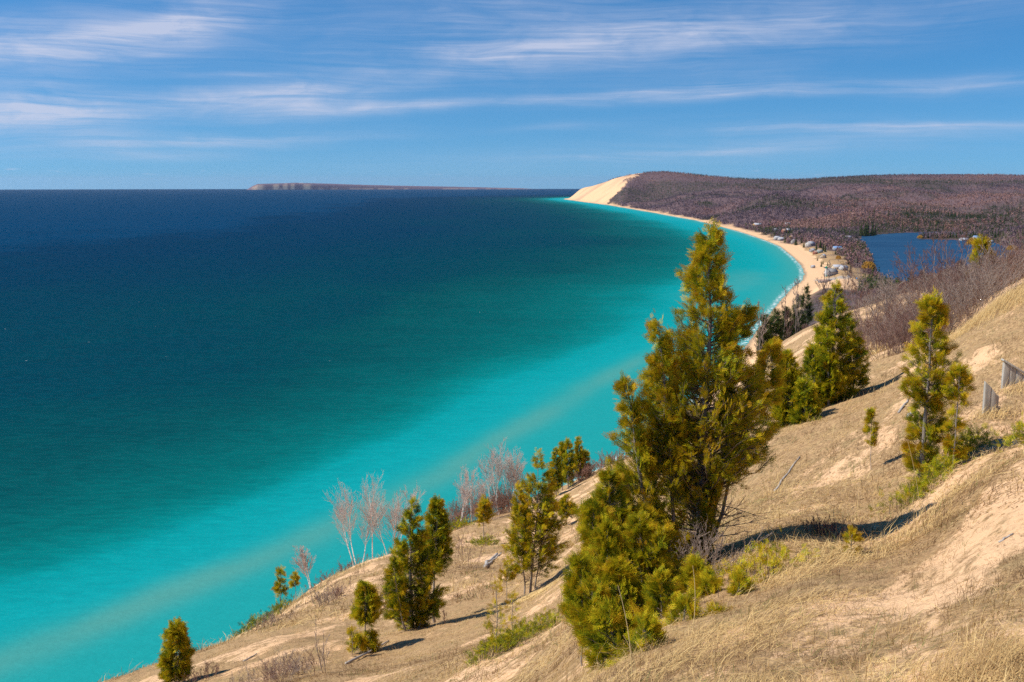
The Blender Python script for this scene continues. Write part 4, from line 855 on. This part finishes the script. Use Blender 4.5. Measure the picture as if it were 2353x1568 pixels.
TC = [cone_tree(26, rsw) for _ in range(5)]; TCN = [cone_tree(150, rsw, width=.03) for _ in range(5)]
x, y, r = sites(2600, 8600, 70000, 401)
gm = gsample(x, y, green)*ss(.25, .5, fbm(x/130, y/130, 3, 83)); con = rsw.random(len(x)) < .03+.9*gm
scatter('far_woods', 'leafless purple brown woods covering the far hills', x[~con], y[~con], rsw.uniform(6.5, 12, (~con).sum())*np.where(rsw.random((~con).sum()) < .1, 1.25, 1), TF, wtone(x[~con], y[~con], 0, rsw), m_wood, 1)
scatter('far_evergreens', 'dark evergreens scattered in patches over the far hills', x[con], y[con], rsw.uniform(8, 14, con.sum()), TC, rsw.uniform(0, .5, con.sum()), m_dark, 2)
x, y, r = sites(950, 2800, 42000, 402)
ld = gsample(x, y, GLD); con = rsw.random(len(x)) < .05+.35*ss(.5, .62, fbm(x/90, y/90, 3, 84))+.35*np.exp(-((ld+30)/40)**2)*ss(1800, 2000, r)+.55*np.exp(-(gsample(x, y, GSD)/90)**2)*ss(1900, 2300, r)
scatter('valley_woods', 'leafless russet and grey woods round the village and small lake', x[~con], y[~con], rsw.uniform(7, 13, (~con).sum())*np.where(r[~con] < 1500, .65, 1), TS, wtone(x[~con], y[~con], 0, rsw), m_wood, 3)
scatter('valley_evergreens', 'evergreens mixed through the woods round the small lake', x[con], y[con], rsw.uniform(8, 16, con.sum()), TC, rsw.uniform(.1, .9, con.sum()), m_dark, 4)
bl = lambda x, y, r, rs: np.degrees(np.arctan2(x, y)) > 14.2
x, y, r = sites(120, 1000, 5200, 403, 10, 31, .3)
scatter('slope_woods', 'tangled leafless brush covering the bluff slope above the village', x, y, rsw.uniform(2.6, 5., len(x))*(.5+.5*ss(120, 400, r))*(1-.4*ss(600, 900, r)), TN, np.clip(wtone(x, y, 0, rsw)+.1, 0, 1), m_wood2, 5)
# ------------------------------------------------------------------ single trees farther off, built once and copied
def copy_tree(o, parent=None):
    c = o.copy(); COL.objects.link(c); c.parent = parent
    for ch in o.children: copy_tree(ch, c)
    return c
def far_proto(name, tmpl, mat, tone, trunk_mat, h_=1., tr=.014, label='', cat='', group=None):
    root = empty(name, (0, 0, -500)); V = tmpl.reshape(-1, 3); rs = np.random.default_rng(len(V))
    T_ = np.clip(np.repeat(tone+rs.normal(size=len(V)//4)*.12, 4), 0, 1)
    mesh('crown', V, [np.arange(len(V)).reshape(-1, 4)], mat, {'tone': T_}, root)
    V, F = tubes(polyseg(np.array([[0, 0, 0], [.01, 0, .3], [0, .01, .6], [0, 0, .9]]), tr, tr*.25), 6); mesh('trunk', V, [F], trunk_mat, parent=root, smooth=True)
    tag(root, label, cat, group); return root
used = set()
def place(proto, x, y, h_, rz=0., label=None, group=None):
    if id(proto) in used: o = copy_tree(proto)
    else: o = proto; used.add(id(proto))
    o.location = (x, y, hz(x, y)-.15); o.scale = (h_, h_, h_); o.rotation_euler[2] = rz
    if label: o['label'] = label
    if group: o['group'] = group
    return o
PG = 'dark evergreens between the houses'; BGp = 'leafless trees on the wooded bluff slope'
pines = [far_proto('evergreen_tree', cone_tree(420, rsw, rx=.24, width=.022, low=.05), m_dark, .35+.1*i, m_bark, label='dark evergreen standing among the village houses behind the beach', cat='evergreen tree', group=PG) for i in range(3)]
bares = [far_proto('bare_tree', sliver_tree(420, rsw, rx=.30, width=.006, low=.12), m_wood2, .35+.15*i, m_grey, tr=.012, label='leafless tree rising from the brush of the bluff slope', cat='bare tree', group=BGp) for i in range(4)]
rs = np.random.default_rng(9)
VC = lambda x, y: ((2900+x*.2125)/1.632, (780+y*.2125)/1.632)      # village close-up grid
for (px, py, hh) in [(100,480,95),(290,520,90),(240,520,70),(400,600,150),(450,570,130),(500,600,110),(540,650,90),(700,620,110),(760,740,150),(830,700,140),(880,740,130),(920,760,120),(780,640,110),(640,720,60),
        (850,960,90),(1100,800,80),(1200,780,80),(1300,720,60),(1370,930,150),(1330,960,100),(1470,960,140),(1430,1000,120),(1360,1110,140),(1100,1090,70),(1240,570,90),(1460,500,110),(30,330,60),(150,350,80),(960,960,70),
        (780,860,60),(880,920,70),(1550,460,200),(1620,455,230),(1660,450,240),(1750,450,220),(1800,440,170),(1560,700,80)]:
    u, v = VC(px, py); x, y = W(u, v, 8.); x = float(x); y = float(y)
    place(pines[rs.integers(3)], x, y, hh*.2125/1.632/FD*y*1.05, rs.random()*6)
for i in range(26):
    u = 2118+i*7.3+rs.uniform(-3, 3); x, y = map(float, W(u, 547.5 if u < 2240 else 549.5, 4.)); place(pines[rs.integers(3)], x, y, rs.uniform(9, 15), i, 'dark evergreen on the far shore spit of the small lake', 'evergreens along the spit')
# evergreens and bare trees on the bluff edge before the village
for i, (u, Y, vt, hw, lb) in enumerate([(1852,330,662,17,'bushy dark evergreen with a rounded top above the beach bend'),(1832,315,685,12,'spire shaped evergreen beside the rounded one above the beach'),(1782,250,722,16,'dark bushy evergreen low on the bluff, nearest the water'),
       (1757,235,730,12,'broad dark evergreen at the water side end of the bluff woods'),(1808,280,715,12,'short dark evergreen in the middle of the bluff woods')]):
    b = at(u, Y); _, zt = xat(u, vt, Y); vb = vt+(zt-b[2])*FD/Y
    simple(lb, u, Y, vt, vt+(vb-vt)*.97, hw, 400+i, nb=130, tone0=.30, size=1.1, per=3, sub=3, rt=.14, fol=m_dark, name='evergreen_tree', cat='evergreen tree', k=1.5)
for i, (u, Y, vt, lb) in enumerate([(1826,285,650,'tall thin leafless tree with a bare trunk before the beach'),(1793,262,680,'leafless pale tree leaning at the edge of the bluff woods'),(1740,225,710,'leafless tree standing at the water side end of the bluff woods'),
       (1868,345,640,'leafless tree beside the rounded evergreen above the beach'),(1900,380,615,'leafless tree whose top shows before the parking ground'),(1935,400,610,'leafless tree before the sandy park'),(1965,420,600,'leafless grey tree near the yellow willow')]):
    b = at(u, Y); _, zt = xat(u, vt, Y)
    bare_tree('bare_tree', lb, u, Y, (zt-b[2])*1.03, 420+i, 1, .1, .12, (10, 6, 5), m_grey, m_purple if i % 2 else m_grey, 'bare tree', None, .55, .12, .035, .42)
x, y, r = sites(150, 900, 420, 404, 12, 31, .4)
for i in range(min(len(x), 140)): place(bares[i % 4], float(x[i]), float(y[i]), rs.uniform(4.5, 8)*(.55+.45*ss(150, 450, r[i]))*(1-.3*ss(700, 900, r[i])), rs.random()*6)
m_willow, t = material('willow_twigs'); t.surf(t.mix(t.attr('tone'), (.38, .19, .03), (.62, .36, .06)), .8, .1, trans=.2)
def dome_tree(n, rs, rx=.48, width=.02):
    d = unit(rs.normal(size=(n, 3))); d[:, 2] = np.abs(d[:, 2])*.9-.15; q = d*rs.uniform(.6, 1, (n, 1))*np.array([rx, rx, .52])+np.array([0, 0, .46]); s = unit(rs.normal(size=(n, 3)))*width; dn = np.array([0, 0, -.10])+rs.normal(size=(n, 3))*.02
    return np.stack([q-s, q+s, q+dn+s*.6, q+dn-s*.6], 1)
for i, (u, v, wpx, hpx, lb) in enumerate([(VC(1675,1190)[0], VC(0,1140)[1], 250, 270, 'big round golden willow on the near shore of the small lake'),(VC(1145,960)[0], VC(0,950)[1], 105, 135, 'orange willow behind the white beach house'),
      (2234,567,52,60,'yellow willow rising behind the lakeside cabins across the small lake'),(2325,578,52,44,'round yellow willow on the far corner of the small lake shore'),(2114,548,26,26,'yellowish willow bush at the tip of the far shore spit')]):
    x, y = map(float, W(u, v, 5.)); k = .2125/1.632 if i < 2 else 1*.55
    hh = hpx*k/FD*y; p = far_proto('willow_tree', dome_tree(700, rsw, rx=.5*wpx/hpx), m_willow, .5, m_bark, tr=.03, label=lb, cat='willow tree'); place(p, x, y, hh, i)
# ------------------------------------------------------------------ village
m_white = plain('white_siding', (.62, .61, .59), .6, .3, .05, .4); m_grayw = plain('grey_siding', (.42, .44, .47), .7, .3, .06, .4); m_beige = plain('beige_siding', (.66, .56, .42), .7, .2, .06, .4)
m_red = plain('brick_red_siding', (.42, .17, .11), .8, .2, .1, .5); m_tan = plain('cedar_siding', (.62, .38, .17), .8, .2, .1, .5); m_roofg = plain('grey_shingles', (.30, .29, .28), .9, .1, .12, .8)
m_roofb = plain('brown_shingles', (.33, .22, .18), .9, .1, .12, .8); m_roofw = plain('pale_shingles', (.42, .42, .45), .8, .2, .06, .8); m_blue = plain('blue_roof', (.16, .28, .50), .6, .3, .06, .8); m_teal = plain('teal_siding', (.35, .50, .48), .7, .2, .06, .8)
m_win, t = material('window_glass'); t.surf((.05, .07, .10), .08, .5)
m_green = plain('green_paint', (.03, .32, .16), .5, .3, .05, 1.)
def boxv(x0, x1, y0, y1, z0, z1): return np.array([(x0,y0,z0),(x1,y0,z0),(x1,y1,z0),(x0,y1,z0),(x0,y0,z1),(x1,y0,z1),(x1,y1,z1),(x0,y1,z1)], float)
BF = np.array([[0, 3, 2, 1], [4, 5, 6, 7], [0, 1, 5, 4], [1, 2, 6, 5], [2, 3, 7, 6], [3, 0, 4, 7]])
def boxes(L): return np.vstack([boxv(*b) for b in L]), np.vstack([BF+8*i for i in range(len(L))])
def house(label, u, v, w, d, h_, wall, roof, rz=0., z=7., rise=None, chimney=False, storeys=1, name='house', wing=None):
    x, y = map(float, W(u, v, z)); x, y = x, y; root = empty(name, (x, y, hz(x, y)-.1), rz); tag(root, label, 'house')
    rise = rise or d*.32; a, b = w/2, d/2
    V = np.array([(-a,-b,-1),(a,-b,-1),(a,b,-1),(-a,b,-1),(-a,-b,h_),(a,-b,h_),(a,b,h_),(-a,b,h_),(-a,0,h_+rise),(a,0,h_+rise)], float)
    mesh('wall', V, [np.array([[0,3,2,1],[0,1,5,4],[2,3,7,6]]), np.array([[1,2,6,9,5],[3,0,4,8,7]])], wall, parent=root)
    o_ = .5; k = rise/b; th_ = .22; zr = h_+.06-o_*k
    R = [(-a-o_,-b-o_,zr),(a+o_,-b-o_,zr),(a+o_,0,h_+rise+.06),(-a-o_,0,h_+rise+.06),(a+o_,b+o_,zr),(-a-o_,b+o_,zr)]; R = np.array(R+[(p[0],p[1],p[2]+th_) for p in R], float)
    rf = mesh('roof', R, [np.array([[6,7,8,9],[9,8,10,11],[0,3,2,1],[3,5,4,2],[0,1,7,6],[5,11,10,4],[1,2,8,7],[2,4,10,8],[3,0,6,9],[5,3,9,11]])], roof, parent=root)
    if chimney: mesh('chimney', *[q if i == 0 else [q] for i, q in enumerate(boxes([(a*.4, a*.4+.9, -.5, .4, h_+rise*.4, h_+rise+1.3)]))], m_red, parent=rf)
    for s in range(storeys):
        zz = .9+s*2.7
        for i in range(max(2, int(w/3))):
            xx = -a+(i+.5)*w/max(2, int(w/3)); V, F = boxes([(xx-.5, xx+.5, -b-.06, -b+.02, zz, zz+1.3)]); mesh('window', V, [F], m_win, parent=root)
        for yy in (-b*.45, b*.45):
            V, F = boxes([(-a-.06, -a+.02, yy-.5, yy+.5, zz, zz+1.3)]); mesh('window', V, [F], m_win, parent=root)
    V, F = boxes([(a*.15, a*.15+1., -b-.09, -b+.02, 0, 2.05)]); mesh('door', V, [F], m_red if wall is m_white else m_grayw, parent=root)
    return root
k_ = .2125/1.632
for (px, py, w, d, h_, wl, rf, rz, st, ch, lb) in [
    (45,400,11,9,5,m_white,m_roofw,.3,2,False,'white house standing alone uphill at the far end of the village row'),(150,528,15,9,3.4,m_white,m_roofw,.25,1,False,'long low white house with a pale roof on the beach side'),
    (190,480,9,10,6.5,m_red,m_roofb,.2,2,True,'brick red gabled house behind the long low white one'),(250,470,8,9,6,m_red,m_roofw,.4,2,False,'red house with a pale roof beside the gabled one'),(345,405,8,8,6,m_beige,m_roofw,.1,2,True,'pinkish house with a chimney farther back in the trees'),
    (320,545,7,8,5.6,m_tan,m_roofb,.5,2,False,'orange brown narrow house beside a white gable'),(350,590,8,8,6,m_white,m_roofw,1.2,2,False,'white steep gabled house at the top of the dune grass'),
    (650,675,15,11,6,m_white,m_roofw,.7,2,True,'large white beach house with a bright gable above the dune grass'),(690,735,9,7,3.2,m_grayw,m_roofw,.7,1,False,'grey garage wing below the large white beach house'),
    (760,775,9,7,3,m_red,m_roofb,.3,1,False,'low red cottage next to the teal one'),(815,775,9,7,3.2,m_teal,m_roofg,.3,1,False,'low teal cottage behind the dune grass'),(880,840,8,7,4,m_beige,m_roofw,.9,1,False,'small beige cottage at the end of the dune grass'),
    (1130,735,15,8,4.5,m_white,m_blue,.1,2,False,'white house with a bright blue roof among bare trees'),(1215,745,8,7,3.6,m_white,m_roofg,.2,1,False,'small white house partly hidden behind the blue roofed one'),
    (1130,1050,13,9,3.4,m_beige,m_roofw,.2,1,False,'low beige house with a pale roof behind the white beach house'),(1235,1080,9,8,4,m_white,m_roofw,.3,1,False,'small white house beside the utility pole'),
    (1020,1128,14,10,5.6,m_white,m_roofg,.45,2,False,'bright white two storey building next to the light tower'),(985,1118,6,6,7.2,m_white,m_roofw,.45,2,False,'taller white wing attached at the corner near the light tower'),
    (700,990,5,4,2.6,m_white,m_roofw,.3,1,False,'tiny white hut alone on the dune grass'),(1320,525,12,9,4.2,m_grayw,m_roofw,.2,1,False,'grey lakeside house with a pale roof at the near tip of the small lake'),(900,1240,14,4,2.4,m_grayw,m_roofb,.1,1,False,'long low grey shelter at the edge of the parking ground')]:
    u, v = VC(px, py); house(lb, u, v, w, d, h_, wl, rf, rz, storeys=st, chimney=ch)
V4 = lambda x, y: ((3100+x*.3145)/1.632, (800+y*.3145)/1.632)
for (px, py, w, d, h_, wl, rf, lb) in [(1635,318,16,11,3.4,m_white,m_roofw,'white low cabin on the far shore spit of the small lake'),(1790,316,15,11,6,m_white,m_blue,'tall white cabin with bluish roof on the far shore spit'),(1942,340,12,9,3,m_white,m_roofw,'smallest white cabin at the end of the far shore spit')]:
    u, v = V4(px, py); house(lb, u, v, w, d, h_, wl, rf, .1, storeys=1, z=4)
house('orange brown house perched on the forested dune above the beach', 1741, 504, 22, 12, 7, m_tan, m_roofw, .3, z=26, storeys=2)
house('small pale house on the wooded rise behind the village', 1810, 492, 14, 10, 4, m_white, m_roofw, .1, z=40)
house('white cottage peeking from the trees below the forested dune', 1786, 541, 12, 9, 5, m_white, m_roofw, .4, z=11, storeys=2)
# light tower
x, y = map(float, W(*VC(932, 1165), 5.)); root = empty('light_tower', (x, y, hz(x, y)-.2)); tag(root, 'slim white light tower with a green lantern beside the white building', 'lighthouse')
V, F = tubes([(0,0,0, 0,0,1.2, 2.1,2.1), (0,0,1.2, 0,0,10.5, 1.55,1.15), (0,0,10.5, 0,0,10.8, 1.7,1.7)], 16); mesh('tower', V, [F], m_white, parent=root)
V, F = tubes([(0,0,10.8, 0,0,12.6, .95,.95), (0,0,12.6, 0,0,13.9, 1.35,.1), (0,0,10.78, 0,0,10.82, 1.7,.01)], 12); mesh('lantern', V, [F], m_green, parent=root)
V, F = boxes([(-.5,.5,-2.2,-2.0,.2,2.2)]); mesh('door', V, [F], m_green, parent=root)
for i, (px, py, h_, lb) in enumerate([(938,800,11,'pale utility pole behind the beige cottage'),(796,890,9,'short utility pole on the dune grass'),(1262,1120,14,'tall utility pole with a cross arm beside the small white house'),(455,620,10,'utility pole among evergreens near the white gable')]):
    x, y = map(float, W(*VC(px, py), 6.)); root = empty('utility_pole', (x, y, hz(x, y)-.2)); tag(root, lb, 'utility pole')
    V, F = tubes([(0,0,0, 0,0,h_, .24,.16)], 8); mesh('pole', V, [F], m_log, parent=root); V, F = boxes([(-1.5,1.5,-.3,-.18,h_-1.1,h_-.8)]); mesh('cross_arm', V, [F], m_log, parent=root)
m_tyre = plain('tyre', (.03, .03, .03), .9, .1, .1, 5)
for i, (px, py, rz, cl, lb) in enumerate([(1335,1205,.1,(.62,.70,.74),'pale blue car parked in the sandy lot'),(1475,1235,1.2,(.10,.35,.65),'blue car at the far side of the sandy lot'),(1350,1225,.1,(.75,.76,.76),'white car parked alongside the pale blue one')]):
    x, y = map(float, W(*VC(px, py), 6.)); root = empty('parked_car', (x, y, hz(x, y)+.02), rz); tag(root, lb, 'car')
    pr = np.array([(-2.2,.35),(-2.25,.8),(-1.9,1.0),(-1.4,1.45),(.5,1.48),(1.1,1.02),(2.1,.88),(2.25,.6),(2.2,.35)]); m_ = len(pr)
    V = np.vstack([np.c_[pr[:, 0], np.full(m_, s*.88), pr[:, 1]] for s in (-1, 1)]); j = np.arange(m_)
    bevel(mesh('body', V, [np.stack([j, (j+1) % m_, (j+1) % m_+m_, j+m_], 1)[:, ::-1], np.array([list(j)]), np.array([list(j[::-1]+m_)])], plain('car_paint', cl, .3, .5, .02, 1), parent=root), .05)
    V, F = boxes([(-1.25,.6,-.9,-.87,1.05,1.38)]); mesh('window', V, [F], m_win, parent=root)
    for wx in (-1.4, 1.4):
        for wy in (-.9, .9): V, F = tubes([(wx, wy-.1, .33, wx, wy+.1, .33, .33, .33), (wx, wy-.101, .33, wx, wy-.1, .33, .01, .33)], 14); mesh('wheel', V, [F], m_tyre, parent=root)
# dock and boats by the small lake
x, y = map(float, W(*VC(1520, 545), LAKEZ)); V, F = boxes([(-9, 9, -1, 1, .3, .55)]+[(a, a+.3, s, s+.2, -2, .3) for a in (-8.5, -3, 3, 8.2) for s in (-1, .8)]); o = mesh('dock', V, [F], m_beige); o.location = (x, y, LAKEZ-float(drop(x, y)))
tag(o, 'sunlit wooden dock at the near tip of the small lake', 'dock')
x, y = map(float, W(*VC(1400, 552), LAKEZ+.6)); V, F = boxes([(-10, 10, -2.5, 2.5, -1.2, .8)]); o = bevel(mesh('seawall', V, [F], m_beige), .3); o.location = (x, y, LAKEZ-float(drop(x, y)))
tag(o, 'pale low stone seawall along the small lake by the grey house', 'seawall')
# ------------------------------------------------------------------ far island
m_isl, t = material('island'); P = t.new('ShaderNodeNewGeometry').outputs['Position']
wn = t.noise(P, .0025, 5, .6); c = t.mix(wn, (.13, .09, .12), (.20, .135, .165)); t.surf(t.mix(t.attr('sand'), c, (.85, .60, .40)), .95, .05)
pu = [566, 572, 580, 592, 640, 680, 700, 760, 820, 900, 1000, 1050, 1100, 1150, 1200, 1245]; pv = [437.5, 433, 428, 423, 421.5, 420.5, 421, 422.5, 424.5, 426.8, 428.6, 429.6, 430.6, 431.8, 433.2, 435.5]
uu = np.linspace(566, 1245, 340); DI = np.interp(uu, [566, 1245], [23500, 30500]); tv = np.interp(uu, pu, pv)+(fbm(uu/40, uu*0, 3, 95)-.5)*.6
ax_, az_ = ray(uu, tv); top = H+az_*(DI+350)+drop(ax_*DI, DI+350); rows = []
for s, hf in ((0, -.02), (.02, .08), (.10, .45), (.16, .72), (.28, .93), (.5, 1), (.8, .8), (1.2, .35), (1.6, -.05)):
    yy = DI+s*700; xx = ax_*yy; zz = np.maximum(top, 4)*hf; rows.append((xx, yy, zz-drop(xx, yy), s, hf))
V = np.stack([np.stack(r[:3], -1) for r in rows]).reshape(-1, 3)
c_lo = lambda s: s == .10
bl_ = fbm(uu/16, uu*0+4, 3, 97); sand_a = []
for r in rows:
    s = r[3]; a = (sum(np.exp(-((uu-c_)/w_)**4) for c_, w_ in ((592, 13), (634, 7), (655, 6), (672, 5), (705, 9)))*(.95 if s < .05 else .85 if c_lo(s) else .45) if s in (.02, .10, .16) else 0)+(.45 if s == .02 else 0)*ss(.48, .58, bl_)
    if s == .5: a = a+.7*ss(.6, .66, fbm(uu/7, uu*0+9, 2, 98))*(uu > 655)*(uu < 705)
    sand_a.append(np.clip(np.zeros_like(uu)+a, 0, 1))
isl = mesh('far_island', V, [gridfaces(len(rows), len(uu))], m_isl, {'sand': np.concatenate(sand_a)}, smooth=True)
tag(isl, 'long low wooded island with pale sand bluffs on the horizon', 'island', kind='structure')
# ------------------------------------------------------------------ air
m_air, t = material('air'); pv_ = t.new('ShaderNodeVolumePrincipled'); pv_.inputs['Color'].default_value = (.62, .76, 1, 1); pv_.inputs['Density'].default_value = 9e-6
pv_.inputs['Anisotropy'].default_value = .2; ov = t.new('ShaderNodeOutputMaterial'); t.t.links.new(pv_.outputs[0], ov.inputs['Volume'])
V, F = boxes([(-62000, 62000, -61000, 62000, -600, 420)])
air = mesh('haze', V, [F], m_air); tag(air, 'thin blue air over the lake and hills', 'haze', kind='stuff')
